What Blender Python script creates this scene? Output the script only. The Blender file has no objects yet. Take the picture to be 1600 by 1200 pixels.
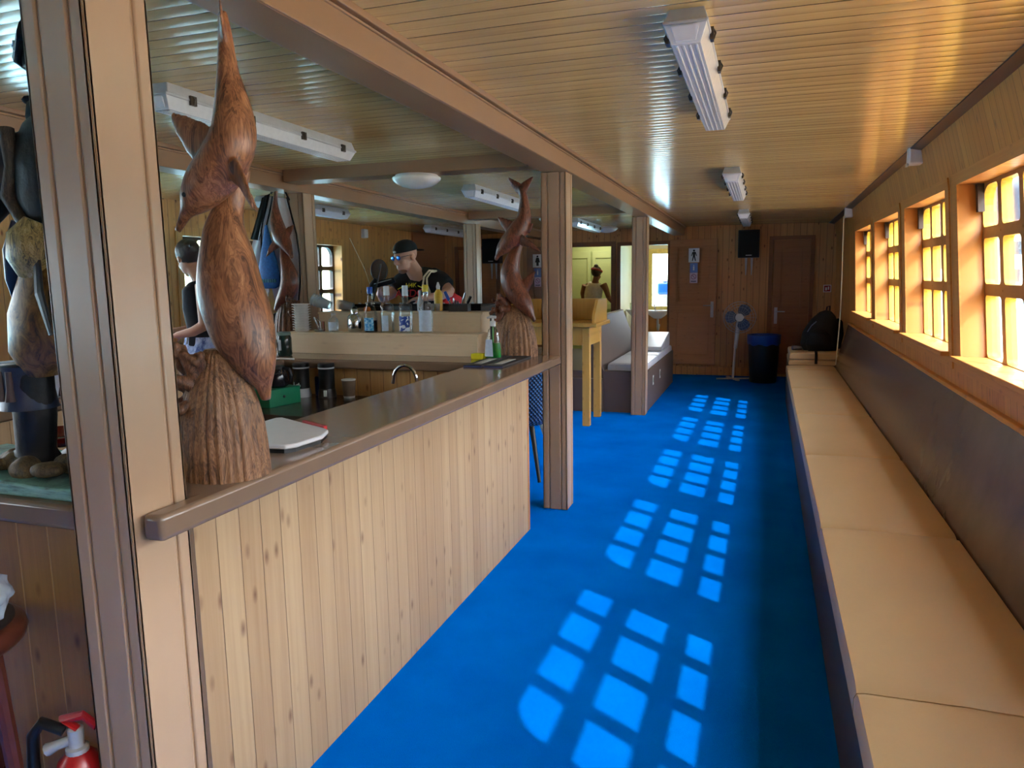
import bpy, bmesh, math, random
from mathutils import Vector, Matrix, Euler
random.seed(7)
SC = bpy.context.scene
COL = SC.collection
V = Vector

# ------------------------------------------------------------------ mesh helpers
class MB:
    """collects shapes in world coordinates; build() links them as one mesh object"""
    def __init__(s): s.bm = bmesh.new()
    def quad(s, pts, m=0):
        f = s.bm.faces.new([s.bm.verts.new(p) for p in pts]); f.material_index = m; return s
    def hexa(s, p, m=0):   # 4 bottom points (ccw from above) then 4 top points
        v = [s.bm.verts.new(q) for q in p]
        for ix in ((3,2,1,0),(4,5,6,7),(0,1,5,4),(1,2,6,5),(2,3,7,6),(3,0,4,7)):
            f = s.bm.faces.new([v[i] for i in ix]); f.material_index = m
        return s
    def box(s, x0,x1,y0,y1,z0,z1, m=0):
        return s.hexa([(x0,y0,z0),(x1,y0,z0),(x1,y1,z0),(x0,y1,z0),(x0,y0,z1),(x1,y0,z1),(x1,y1,z1),(x0,y1,z1)], m)
    def obox(s, c, size, rot=(0,0,0), m=0):
        M = Euler(rot).to_matrix(); h = [q/2 for q in size]; c = V(c)
        P = [c + M @ V((a*h[0], b*h[1], d*h[2])) for d in (-1,1) for a,b in ((-1,-1),(1,-1),(1,1),(-1,1))]
        return s.hexa(P, m)
    def rings(s, rings, cap0=True, cap1=True, closed=True, m=0):
        vs = [[s.bm.verts.new(p) for p in r] for r in rings]
        n = len(vs[0])
        for a, b in zip(vs, vs[1:]):
            for i in range(n if closed else n-1):
                j = (i+1) % n
                f = s.bm.faces.new((a[i], a[j], b[j], b[i])); f.material_index = m
        if cap0: f = s.bm.faces.new(vs[0][::-1]); f.material_index = m
        if cap1: f = s.bm.faces.new(vs[-1]); f.material_index = m
        return s
    def lathe(s, c, prof, n=24, cap0=True, cap1=True, M=None, m=0, sx=1, sy=1):
        c = V(c); R = []
        for r, z in prof:
            ring = [V((r*sx*math.cos(2*math.pi*i/n), r*sy*math.sin(2*math.pi*i/n), z)) for i in range(n)]
            R.append([c + ((M @ q) if M else q) for q in ring])
        return s.rings(R, cap0, cap1, m=m)
    def cyl(s, p0, p1, r0, r1=None, n=14, m=0):
        return s.tube([p0, p1], [r0, r0 if r1 is None else r1], n, m)
    def tube(s, pts, rad, n=10, m=0, up=None, cap=True):
        """rad: number, list of numbers, or list of (a,b): a along the side axis, b along the normal axis"""
        P = [V(p) for p in pts]; k = len(P)
        if not isinstance(rad, (list, tuple)): rad = [rad]*k
        T = []
        for i in range(k):
            t = (P[min(i+1,k-1)] - P[max(i-1,0)])
            T.append(t.normalized() if t.length > 1e-9 else V((0,0,1)))
        u = V(up) if up else (V((0,0,1)) if abs(T[0].z) < .9 else V((0,1,0)))
        nn = (u - T[0]*u.dot(T[0])).normalized(); R = []
        for i in range(k):
            if i: nn = (nn - T[i]*nn.dot(T[i])).normalized()
            b = T[i].cross(nn)
            a_, b_ = rad[i] if isinstance(rad[i], (tuple, list)) else (rad[i], rad[i])
            R.append([P[i] + b*(a_*math.cos(2*math.pi*j/n)) + nn*(b_*math.sin(2*math.pi*j/n)) for j in range(n)])
        return s.rings(R, cap, cap, m=m)
    def ball(s, c, r, seg=16, m=0, M=None):
        rx, ry, rz = r if isinstance(r, (tuple, list)) else (r, r, r)
        c = V(c); R = []; h = max(6, seg//2)
        for i in range(h+1):
            a = -math.pi/2 + math.pi*i/h; a = max(-1.5, min(1.5, a))
            ring = [V((rx*math.cos(a)*math.cos(2*math.pi*j/seg), ry*math.cos(a)*math.sin(2*math.pi*j/seg), rz*math.sin(a))) for j in range(seg)]
            R.append([c + ((M @ q) if M else q) for q in ring])
        return s.rings(R, m=m)
    def prism(s, poly, f0, f1, m=0):
        """poly: 2-d outline; f0/f1 map (u,v) to the two end faces"""
        return s.rings([[V(f0(*p)) for p in poly], [V(f1(*p)) for p in poly]], m=m)
    def grid(s, us, vs, inside, f, d0, d1, mface=0, mside=0):
        """solid of grid cells in (u,v), thickness d0..d1, shared walls dropped"""
        nu, nv = len(us)-1, len(vs)-1; cache = {}
        def vert(i,j,k):
            if (i,j,k) not in cache: cache[(i,j,k)] = s.bm.verts.new(f(us[i], vs[j], (d0,d1)[k]))
            return cache[(i,j,k)]
        ins = lambda i,j: 0 <= i < nu and 0 <= j < nv and inside(i,j)
        def face(ix, m):
            try:
                q = s.bm.faces.new([vert(*a) for a in ix]); q.material_index = m
            except ValueError: pass
        for i in range(nu):
            for j in range(nv):
                if not ins(i,j): continue
                face(((i,j,0),(i,j+1,0),(i+1,j+1,0),(i+1,j,0)), mface)
                face(((i,j,1),(i+1,j,1),(i+1,j+1,1),(i,j+1,1)), mface)
                if not ins(i-1,j): face(((i,j,0),(i,j,1),(i,j+1,1),(i,j+1,0)), mside)
                if not ins(i+1,j): face(((i+1,j,0),(i+1,j+1,0),(i+1,j+1,1),(i+1,j,1)), mside)
                if not ins(i,j-1): face(((i,j,0),(i+1,j,0),(i+1,j,1),(i,j,1)), mside)
                if not ins(i,j+1): face(((i,j+1,0),(i,j+1,1),(i+1,j+1,1),(i+1,j+1,0)), mside)
        return s
    def build(s, name, mats, parent=None, loc=None, smooth=None, bevel=0, remesh=0, sm=0, seg=2, subsurf=0):
        if parent is not None:
            r = parent
            while r.parent: r = r.parent
            off = V(r.location)
        else:
            if loc is None:
                lo = V((min(v.co.x for v in s.bm.verts), min(v.co.y for v in s.bm.verts), min(v.co.z for v in s.bm.verts)))
                hi = V((max(v.co.x for v in s.bm.verts), max(v.co.y for v in s.bm.verts), 0))
                loc = ((lo.x+hi.x)/2, (lo.y+hi.y)/2, lo.z)
            off = V(loc)
        for v in s.bm.verts: v.co -= off
        bmesh.ops.recalc_face_normals(s.bm, faces=s.bm.faces)
        me = bpy.data.meshes.new(name); s.bm.to_mesh(me); s.bm.free()
        for m in (mats if isinstance(mats, (list, tuple)) else [mats]): me.materials.append(m)
        o = bpy.data.objects.new(name, me); COL.objects.link(o)
        if parent is not None: o.parent = parent
        else: o.location = off
        if remesh:
            d = o.modifiers.new('r', 'REMESH'); d.mode = 'VOXEL'; d.voxel_size = remesh; d.use_smooth_shade = True
            if sm: d = o.modifiers.new('s', 'SMOOTH'); d.factor = .5; d.iterations = sm
        if bevel:
            d = o.modifiers.new('b', 'BEVEL'); d.width = bevel; d.segments = seg; d.limit_method = 'ANGLE'; d.angle_limit = .7
        if subsurf:
            d = o.modifiers.new('u', 'SUBSURF'); d.levels = subsurf; d.render_levels = subsurf
        if smooth or bevel or remesh or subsurf:
            for p in me.polygons: p.use_smooth = True
            if not (remesh or subsurf): me.set_sharp_from_angle(angle=math.radians(smooth or 35))
        return o

def tag(o, label, cat, group=None):
    o['label'] = label; o['category'] = cat
    if group: o['group'] = group
    return o
def thing(name, label, cat, loc=(0,0,0), group=None):
    o = bpy.data.objects.new(name, None); COL.objects.link(o); o.location = loc; o.empty_display_size = .1
    return tag(o, label, cat, group)
def struct(o): o['kind'] = 'structure'; return o
def dup(root, loc, label=None, rot=None):
    r = root.copy(); COL.objects.link(r); r.location = loc
    if rot is not None: r.rotation_euler = rot
    if label: r['label'] = label
    for ch in list(root.children):
        c = ch.copy(); COL.objects.link(c); c.parent = r
        for g in list(ch.children):
            d = g.copy(); COL.objects.link(d); d.parent = c
    return r
def text(body, size, M, mat, parent, name='lettering', depth=.0006, align='CENTER'):
    cu = bpy.data.curves.new(name, 'FONT'); cu.body = body; cu.size = size; cu.extrude = depth
    cu.align_x = align; cu.align_y = 'CENTER'
    o = bpy.data.objects.new(name, cu); COL.objects.link(o)
    dg = bpy.context.evaluated_depsgraph_get()
    me = bpy.data.meshes.new_from_object(o.evaluated_get(dg))
    bpy.data.objects.remove(o); bpy.data.curves.remove(cu)
    r = parent
    while r.parent: r = r.parent
    me.transform(Matrix.Translation(-V(r.location)) @ M)
    me.materials.clear(); me.materials.append(mat)
    t = bpy.data.objects.new(name, me); COL.objects.link(t); t.parent = parent
    return t
def face_M(pos, xdir, ydir):
    x = V(xdir).normalized(); z = x.cross(V(ydir)).normalized(); y = z.cross(x)
    M = Matrix((x, y, z)).transposed().to_4x4(); M.translation = V(pos); return M

# ------------------------------------------------------------------ materials
def srgb(r, g, b):
    f = lambda c: (c/255/12.92) if c/255 <= .04045 else ((c/255+.055)/1.055)**2.4
    return (f(r), f(g), f(b), 1)
class N:
    def __init__(s, name):
        s.m = bpy.data.materials.new(name); s.m.use_nodes = True; s.t = s.m.node_tree
        s.b = s.t.nodes['Principled BSDF']; s.out = s.t.nodes['Material Output']
    def n(s, typ, **kw):
        o = s.t.nodes.new(typ)
        for k, v in kw.items(): setattr(o, k, v)
        return o
    def l(s, a, b): s.t.links.new(a, b)
    def math(s, op, a, b=None, c=None):
        o = s.n('ShaderNodeMath', operation=op)
        for i, x in enumerate((a, b, c)):
            if x is None: continue
            if isinstance(x, (int, float)): o.inputs[i].default_value = x
            else: s.l(x, o.inputs[i])
        return o.outputs[0]
    def mix(s, fac, a, b, mode='MIX'):
        o = s.n('ShaderNodeMix', data_type='RGBA', blend_type=mode)
        for i, x in ((0, fac), (6, a), (7, b)):
            if isinstance(x, (int, float)): o.inputs[i].default_value = x
            elif isinstance(x, tuple): o.inputs[i].default_value = x
            else: s.l(x, o.inputs[i])
        return o.outputs[2]
    def noise(s, vec, scale, detail=3, rough=.5, dist=0):
        o = s.n('ShaderNodeTexNoise'); o.inputs['Scale'].default_value = scale
        o.inputs['Detail'].default_value = detail; o.inputs['Roughness'].default_value = rough; o.inputs['Distortion'].default_value = dist
        if vec is not None: s.l(vec, o.inputs['Vector'])
        return o.outputs['Fac']
    def ramp(s, fac, stops):
        o = s.n('ShaderNodeValToRGB'); e = o.color_ramp.elements
        while len(e) < len(stops): e.new(.5)
        for q, (p, c) in zip(e, stops): q.position = p; q.color = c
        s.l(fac, o.inputs[0]); return o.outputs[0]
    def coord(s, kind='Object'): return s.n('ShaderNodeTexCoord').outputs[kind]
    def scale(s, vec, v):
        o = s.n('ShaderNodeVectorMath', operation='MULTIPLY'); s.l(vec, o.inputs[0]); o.inputs[1].default_value = v; return o.outputs[0]
    def bump(s, h, strength, dist=.01):
        o = s.n('ShaderNodeBump'); o.inputs['Strength'].default_value = strength; o.inputs['Distance'].default_value = dist
        s.l(h, o.inputs['Height']); s.l(o.outputs[0], s.b.inputs['Normal'])

def plain(name, rgb, rough=.5, metal=0, var=.12, scale=25, bump=0, coat=0, bscale=None, spec=.5):
    k = N(name); c = srgb(*rgb); vec = k.coord()
    n = k.noise(vec, scale, 3)
    dark = tuple(q*(1-var) for q in c[:3]) + (1,); light = tuple(min(1, q*(1+var)) for q in c[:3]) + (1,)
    k.l(k.ramp(n, [(.3, dark), (.7, light)]), k.b.inputs['Base Color'])
    k.b.inputs['Roughness'].default_value = rough; k.b.inputs['Metallic'].default_value = metal
    k.b.inputs['Specular IOR Level'].default_value = spec
    if coat: k.b.inputs['Coat Weight'].default_value = coat; k.b.inputs['Coat Roughness'].default_value = .1
    if bump: k.bump(k.noise(vec, bscale or scale*3, 4), bump, .004)
    return k.m
def emissive(name, rgb, e):
    k = N(name); c = srgb(*rgb); n = k.noise(k.coord(), 4)
    k.l(k.ramp(n, [(0, c), (1, c)]), k.b.inputs['Base Color'])
    k.b.inputs['Emission Color'].default_value = c; k.b.inputs['Emission Strength'].default_value = e
    return k.m
def planks(name, across, along, pitch, lo, hi, seam, rough=.35, knots=.5, shear=0, groove=.5, curve=0, dirt=0, seamw=.035, coat=0, spec=.5, alt=1):
    """boards running along one axis: seams, grain, knots all from object coordinates"""
    k = N(name); vec = k.coord(); sp = k.n('ShaderNodeSeparateXYZ'); k.l(vec, sp.inputs[0])
    ax = {'x': sp.outputs[0], 'y': sp.outputs[1], 'z': sp.outputs[2]}
    u = ax[across]; v = ax[along]
    if shear: u = k.math('SUBTRACT', u, k.math('MULTIPLY', v, shear))
    q = k.math('DIVIDE', u, pitch); idx = k.math('FLOOR', q); fr = k.math('FRACT', q)
    wn = k.n('ShaderNodeTexWhiteNoise', noise_dimensions='1D'); k.l(idx, wn.inputs['W'])
    rnd = wn.outputs['Value']
    edge = k.math('ABSOLUTE', k.math('SUBTRACT', fr, .5))           # 0 centre .. .5 edge
    cb = k.n('ShaderNodeCombineXYZ')
    k.l(k.math('MULTIPLY', u, 55), cb.inputs[0]); k.l(k.math('ADD', k.math('MULTIPLY', v, 1.6), k.math('MULTIPLY', rnd, 37)), cb.inputs[1])
    k.l(k.math('MULTIPLY', rnd, 11), cb.inputs[2])
    grain = k.noise(cb.outputs[0], 1, 4, .6, .4)
    kb = k.n('ShaderNodeCombineXYZ')
    k.l(k.math('MULTIPLY', u, 15), kb.inputs[0]); k.l(k.math('ADD', k.math('MULTIPLY', v, 6.5), k.math('MULTIPLY', rnd, 91)), kb.inputs[1])
    k.l(k.math('MULTIPLY', idx, .7), kb.inputs[2])
    vo = k.n('ShaderNodeTexVoronoi'); vo.inputs['Scale'].default_value = 1.0; vo.inputs['Randomness'].default_value = 1; k.l(kb.outputs[0], vo.inputs['Vector'])
    base = k.ramp(k.math('ADD', k.math('MULTIPLY', grain, .75), k.math('MULTIPLY', rnd, .3)), [(.25, srgb(*lo)), (.75, srgb(*hi))])
    if knots:
        big = k.math('SUBTRACT', 1, k.math('MULTIPLY', vo.outputs['Distance'], 5.0)); big = k.math('MAXIMUM', big, 0)
        kc = tuple(c*q for c, q in zip(srgb(*lo)[:3], (.40, .27, .20))) + (1,)
        base = k.mix(k.math('MULTIPLY', big, knots*1.6), base, kc)
    sm = k.n('ShaderNodeMapRange'); sm.inputs[1].default_value = .5-seamw; sm.inputs[2].default_value = .5-seamw*.3
    k.l(edge, sm.inputs[0]); sf = sm.outputs[0]
    if alt != 1:   # every second joint is only a shallow bead
        half = k.math('FLOOR', k.math('ADD', q, .5)); ev = k.math('MULTIPLY', k.math('FRACT', k.math('MULTIPLY', half, .5)), 2)
        sf = k.math('MULTIPLY', sf, k.math('ADD', k.math('MULTIPLY', ev, 1-alt), alt))
    base = k.mix(sf, base, srgb(*seam))
    if dirt:
        d = k.noise(vec, 1.3, 5); base = k.mix(k.math('MULTIPLY', k.math('MAXIMUM', k.math('SUBTRACT', d, .45), 0), dirt), base, tuple(c*.4 for c in srgb(*lo)[:3])+(1,))
    k.l(base, k.b.inputs['Base Color'])
    k.b.inputs['Roughness'].default_value = rough
    k.b.inputs['Specular IOR Level'].default_value = spec
    if coat: k.b.inputs['Coat Weight'].default_value = coat; k.b.inputs['Coat Roughness'].default_value = .12
    h = k.math('SUBTRACT', k.math('MULTIPLY', grain, .05), k.math('MULTIPLY', sf, groove))
    if curve: h = k.math('SUBTRACT', h, k.math('MULTIPLY', k.math('MULTIPLY', edge, edge), curve))
    k.bump(h, .6, .012)
    return k.m
def carved(name, dark, mid, light, rough=.32, sc=1.0, bs=.3):
    k = N(name); vec = k.coord()
    w = k.scale(vec, (14*sc, 14*sc, 4*sc)); n1 = k.noise(w, 1.2, 4, .6, 1.6)
    ring = k.math('FRACT', k.math('MULTIPLY', n1, 9))
    ring = k.math('ABSOLUTE', k.math('SUBTRACT', ring, .5))
    n2 = k.noise(k.scale(vec, (60*sc, 60*sc, 7*sc)), 1, 5, .65)
    f = k.math('ADD', k.math('MULTIPLY', n1, .55), k.math('ADD', k.math('MULTIPLY', ring, .35), k.math('MULTIPLY', k.math('SUBTRACT', n2, .5), .35)))
    k.l(k.ramp(f, [(.18, srgb(*dark)), (.42, srgb(*mid)), (.72, srgb(*light))]), k.b.inputs['Base Color'])
    k.b.inputs['Roughness'].default_value = rough
    k.bump(n2, bs, .006)
    return k.m
def glass(name, tint=(1,1,1), reflect=.08, rough=.02, opac=0.0, ocol=(200,210,220)):
    """thin clear sheet: mostly transparent with a fresnel gloss, so daylight passes"""
    k = N(name); t = k.t; t.nodes.remove(k.b)
    tr = k.n('ShaderNodeBsdfTransparent'); tr.inputs[0].default_value = (*tint, 1)
    gl = k.n('ShaderNodeBsdfGlossy'); gl.inputs['Roughness'].default_value = rough
    fr = k.n('ShaderNodeFresnel'); fr.inputs[0].default_value = 1.45
    n = k.noise(k.coord(), 3)
    mx = k.n('ShaderNodeMixShader')
    k.l(k.math('ADD', k.math('MULTIPLY', fr.outputs[0], .6), k.math('MULTIPLY', n, reflect*.3)), mx.inputs[0]); k.l(tr.outputs[0], mx.inputs[1]); k.l(gl.outputs[0], mx.inputs[2])
    last = mx.outputs[0]
    if opac:
        df = k.n('ShaderNodeBsdfPrincipled'); df.inputs['Base Color'].default_value = srgb(*ocol); df.inputs['Roughness'].default_value = .25
        m2 = k.n('ShaderNodeMixShader'); m2.inputs[0].default_value = opac; k.l(last, m2.inputs[1]); k.l(df.outputs[0], m2.inputs[2]); last = m2.outputs[0]
    k.l(last, k.out.inputs[0]); return k.m
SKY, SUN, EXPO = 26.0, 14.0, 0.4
# ------------------------------------------------------------------ palette
CARPET = N('blue_carpet'); k = CARPET; v_ = k.coord()
n1 = k.noise(v_, 420, 2); n2 = k.noise(v_, 2.2, 4)
k.l(k.ramp(k.math('ADD', k.math('MULTIPLY', n1, .5), k.math('MULTIPLY', n2, .5)), [(.3, srgb(0, 88, 184)), (.7, srgb(0, 114, 218))]), k.b.inputs['Base Color'])
k.b.inputs['Roughness'].default_value = .95; k.b.inputs['Specular IOR Level'].default_value = 0
k.bump(n1, .5, .004); CARPET = k.m
PAINT_SHADED = plain('brown_paint_shaded', (146, 112, 82), .3, var=.05, scale=3, bump=.05, bscale=8)  # the posts' paint, with the shade under the ceiling put into its colour
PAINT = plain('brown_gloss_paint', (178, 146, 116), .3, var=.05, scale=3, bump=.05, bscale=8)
PAINTD = plain('brown_trim_paint', (104, 82, 64), .35, var=.06, scale=3)  # darker brown for the bar's corner trim
TOPM = plain('countertop_varnish', (128, 104, 85), .15, var=.07, scale=4, bump=.04, bscale=9)
PINE_BAR = planks('bar_pine_boards', 'y', 'z', .088, (160, 126, 90), (182, 152, 114), (112, 82, 54), .42, .62, seamw=.022)
PINE_NEAR = planks('bar_side_boards', 'x', 'z', .105, (130, 90, 46), (158, 112, 60), (182, 138, 80), .42, .7, seamw=.03)
PINE_WALLR = planks('wall_pine_boards', 'y', 'z', .085, (178, 112, 48), (204, 138, 66), (120, 70, 32), .42, .6, shear=.3)
PINE_WALLL = planks('left_wall_pine_boards', 'y', 'z', .095, (186, 134, 72), (212, 160, 92), (128, 84, 44), .4, .9)
PINE_BACK = planks('back_wall_pine_boards', 'x', 'z', .09, (184, 128, 76), (210, 154, 94), (104, 66, 38), .4, 1.0)
PINE_BAR_IN = planks('inner_bar_pine_boards', 'x', 'z', .095, (190, 140, 84), (214, 168, 106), (130, 86, 46), .4, .8)
CEIL = planks('varnished_ceiling_boards', 'y', 'x', .0718, (202, 170, 112), (222, 192, 130), (90, 68, 42), .2, 0, groove=1.0, curve=.9, seamw=.055, coat=.22, alt=.3)
CASE = planks('window_casing_pine', 'z', 'y', .5, (186, 118, 52), (210, 142, 68), (186, 118, 52), .4, .35, seamw=0.001)
DOORM = planks('stained_door_wood', 'z', 'x', .9, (168, 112, 68), (190, 130, 82), (168, 112, 68), .35, .3, seamw=0.001)
DOORD = planks('dark_stained_door_wood', 'z', 'x', .9, (144, 94, 60), (162, 108, 70), (144, 94, 60), .35, .25, seamw=0.001)
YPINE = planks('yellow_varnished_pine', 'x', 'z', .4, (190, 142, 66), (212, 164, 82), (190, 142, 66), .35, .5, seamw=0.001)
RISER = planks('pale_plywood', 'z', 'x', .6, (220, 194, 158), (232, 208, 174), (220, 194, 158), .45, .12, seamw=0.001)
BACKREST = plain('dark_brown_gloss_panel', (108, 90, 80), .22, var=.16, scale=4, bump=.12, bscale=18)
BENCHP = plain('dark_brown_bench_panel', (74, 58, 52), .45, var=.12, scale=5)
SEATM = plain('tan_vinyl', (208, 178, 136), .42, var=.04, scale=2.5, bump=.06, bscale=60)
GREYV = plain('pale_grey_vinyl', (196, 198, 206), .35, var=.04, scale=3)
BENCH2 = plain('taupe_painted_panel', (98, 80, 72), .5, var=.05, scale=3)
TRIMD = plain('dark_grey_brown_trim', (46, 43, 46), .4, var=.1)
DARKFR = plain('dark_window_frame', (58, 44, 34), .4, var=.15)
BROWNFR = plain('orange_brown_window_frame', (150, 96, 44), .4, var=.12)
YELL = plain('yellow_outside_paint', (212, 156, 36), .5, var=.05)
WHITEP = plain('white_plastic', (214, 214, 216), .35, var=.03)
GREYP = plain('pale_grey_fitting', (176, 180, 184), .4, var=.05)
DIFFUS = plain('frosted_ribbed_diffuser', (206, 210, 214), .2, var=.04, scale=40)
OPAL = plain('opal_glass', (226, 226, 222), .2, var=.02)
CLIP = plain('dark_steel_clip', (74, 68, 60), .35, .5, var=.2)
BLACK = plain('black_plastic', (22, 22, 24), .4, var=.2)
BLACKM = plain('matt_black_cloth', (16, 16, 18), .85, var=.3, bump=.2)
CHROME = plain('polished_chrome', (200, 202, 206), .12, 1, var=.04)
BRASS = plain('satin_nickel', (180, 172, 160), .25, 1, var=.05)
WOODD = carved('carved_dark_wood', (70, 38, 26), (162, 106, 70), (218, 162, 114), .36)
WOODS = carved('carved_stump_wood', (70, 46, 32), (152, 108, 74), (204, 160, 114), .5, 1.3, .8)
WOODK = carved('carved_knot_wood', (52, 32, 24), (130, 86, 60), (178, 130, 94), .45, 2)
WOODR = carved('carved_red_wood', (54, 26, 18), (128, 72, 50), (182, 114, 78), .34)
SKIN = plain('skin', (206, 158, 134), .5, var=.06, scale=12)
SKIN2 = plain('tanned_skin', (178, 124, 98), .5, var=.06, scale=12)
HAIR = plain('dark_brown_hair', (44, 30, 24), .5, var=.35, scale=60, bump=.4)
SILVER = plain('satin_silver', (190, 188, 186), .3, .35, var=.05)
PAPER = plain('white_paper', (232, 232, 230), .6, var=.03)
BLUEP = plain('blue_plastic', (24, 84, 190), .35, var=.06)
REDP = plain('red_paint', (170, 26, 30), .3, var=.08)
RED2 = plain('red_fabric', (206, 36, 44), .7, var=.08)
GREENP = plain('green_plastic', (6, 112, 78), .35, var=.06)
YELP = plain('yellow_sponge', (222, 212, 22), .8, var=.06)
LIQG = plain('green_soap', (18, 140, 44), .12, var=.05)
DARKLIQ = plain('dark_blue_liquid', (24, 28, 58), .1, var=.05)
CLEAR = glass('clear_bottle_glass', (.93, .96, .97), .15, .03)
CLEARP = glass('clear_plastic', (.9, .93, .95), .2, .1, .28, (205, 214, 222))
MILKP = glass('frosted_plastic', (.9, .93, .95), .2, .2, .55, (205, 216, 226))
PANE = glass('window_glass', (.98, .99, 1.0), .04, .01)
ROPE = plain('cream_rope', (220, 214, 190), .8, var=.1, scale=120, bump=.5)

# ------------------------------------------------------------------ the room
def zc(y): return 2.372 - .0098*y
Y0, Y1 = -5.2, 11.65
struct(MB().box(-5.6, 1.25, Y0, 13.4, -.12, 0).build('floor', CARPET, loc=(0, 0, 0)))
ce = MB()
def cz(x, y): return zc(y) - .006*max(0, abs(x+2.18)-1)**2 * .6
xs = [-5.45, -4.6, -3.7, -2.9, -2.2, -1.5, -.7, .1, .95]
R = [[V((x, Y0, cz(x, Y0))) for x in xs] + [V((x, Y0, zc(Y0)+.12)) for x in reversed(xs)],
     [V((x, 13.4, cz(x, 13.4))) for x in xs] + [V((x, 13.4, zc(13.4)+.12)) for x in reversed(xs)]]
ce.rings(R); struct(ce.build('ceiling', CEIL, loc=(0, 0, 2)))

# right wall: leaning boards, openings for the windows
LEAN = .30
def xin(z): return .977 - .02*z if z <= 2.02 else .977 - .02*2.02 - .19*(z-2.02)
def WR(y, z, d): return V((xin(z)+d, y + LEAN*(z-1.11), z))
FAR = [2.685 + 1.565*i for i in range(-4, 5)]
ys = [Y0-.4]
for f_ in FAR: ys += [f_-1.29, f_]
ys += [12.1]
zs = [0, .9, 1.11, 1.99, 2.02, 2.46]
isw = lambda i, j: not (i % 2 == 1 and j == 2)
struct(MB().grid(ys, zs, isw, WR, 0, .17).build('wall_right', PINE_WALLR, loc=(0, 0, 0)))

def opening(u0, u1, v0, v1, rs, n=6):
    """rounded rectangle, rs = corner radii (u0v0, u1v0, u1v1, u0v1)"""
    out = []
    for (cu, cv, a0), r in zip(((u0, v0, 180), (u1, v0, 270), (u1, v1, 0), (u0, v1, 90)), rs):
        su = 1 if cu == u0 else -1; sv = 1 if cv == v0 else -1
        for q in range(n+1):
            a = math.radians(a0 + 90*q/n)
            out.append((cu + su*r + r*math.cos(a), cv + sv*r + r*math.sin(a)))
    return out
def grille(us, vs, f, d0, d1, bar, big, faces):
    """cell frame with rounded openings"""
    mb = MB(); nu, nv = len(us)-1, len(vs)-1
    for i in range(nu):
        for j in range(nv):
            u0, u1, v0, v1 = us[i], us[i+1], vs[j], vs[j+1]
            rs = [.025]*4
            if j == nv-1 and i == 0: rs[3] = big
            if j == nv-1 and i == nu-1: rs[2] = big
            b = bar/2
            op = opening(u0+b, u1-b, v0+b, v1-b, rs)
            c = ((u0+u1)/2, (v0+v1)/2); out = []
            for (a, e) in op:                      # push each loop point out to the cell border
                da, de = a-c[0], e-c[1]
                t = min((u1-c[0])/abs(da) if da else 9e9, (v1-c[1])/abs(de) if de else 9e9)
                out.append((c[0]+da*t, c[1]+de*t))
            k = len(op)
            for d, mi in ((d0, 0), (d1, 1)):
                A = [mb.bm.verts.new(f(*p, d)) for p in op]; B = [mb.bm.verts.new(f(*p, d)) for p in out]
                for q in range(k):
                    w = (q+1) % k
                    fa = mb.bm.faces.new((A[q], A[w], B[w], B[q])); fa.material_index = mi
            A = [mb.bm.verts.new(f(*p, d0)) for p in op]; B = [mb.bm.verts.new(f(*p, d1)) for p in op]
            for q in range(k):
                w = (q+1) % k
                fa = mb.bm.faces.new((A[q], B[q], B[w], A[w])); fa.material_index = 1
    return mb
for i, f_ in enumerate(FAR):
    n_ = f_-1.29
    w = bpy.data.objects.new('window_%d' % (i+1), None); COL.objects.link(w); w.location = WR((n_+f_)/2, 1.11, 0); struct(w)
    ring = MB().grid([n_-.085, n_, f_, f_+.085], [1.03, 1.11, 1.99, 2.05], lambda a, b: not (a == 1 and b == 1), WR, -.008, 0.001)
    ring.build('casing', CASE, w)
    MB().hexa([WR(n_-.03,1.088,-.052),WR(n_-.03,1.088,0.002),WR(f_+.03,1.088,0.002),WR(f_+.03,1.088,-.052),WR(n_-.03,1.113,-.052),WR(n_-.03,1.113,0.002),WR(f_+.03,1.113,0.002),WR(f_+.03,1.113,-.052)]).build('added_sun_lip', CASE, w, bevel=.004)  # added lip under the opening, keeps the sun off the bench edge
    us = [n_+.014+.322*q for q in range(5)]; vs = [1.085, 1.4475, 1.7325, 2.0]
    grille(us, vs, WR, .105, .15, .058, .13, None).build('frame', [BROWNFR, YELL], w)
    MB().grid([n_, f_], [1.09, 1.995], lambda a, b: True, WR, .126, .129).build('pane', PANE, w)
    for yy in (f_-.055, n_+.015):
        MB().hexa([WR(yy, 1.84, .075), WR(yy, 1.84, .105), WR(yy+.04, 1.84, .105), WR(yy+.04, 1.84, .075),
                   WR(yy, 1.985, .075), WR(yy, 1.985, .105), WR(yy+.04, 1.985, .105), WR(yy+.04, 1.985, .075)]).build('corner_block', DARKFR, w)
# dark board in the corner of ceiling and right wall, ledge over the backrest
tb = MB(); P = []
for y in (Y0, 11.65):
    z = zc(y); P.append([V((.825, y, z-.010)), V((.825, y, z-.022)), V((xin(z-.03)+.02, y, z-.040)), V((xin(z-.03)+.02, y, z-.010))])
struct(tb.rings(P).build('trim_ceiling_right', TRIMD))

struct(MB().box(-5.6, 1.3, Y0-.1, Y0, 0, 2.5).build('wall_rear', PINE_BACK))
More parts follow.
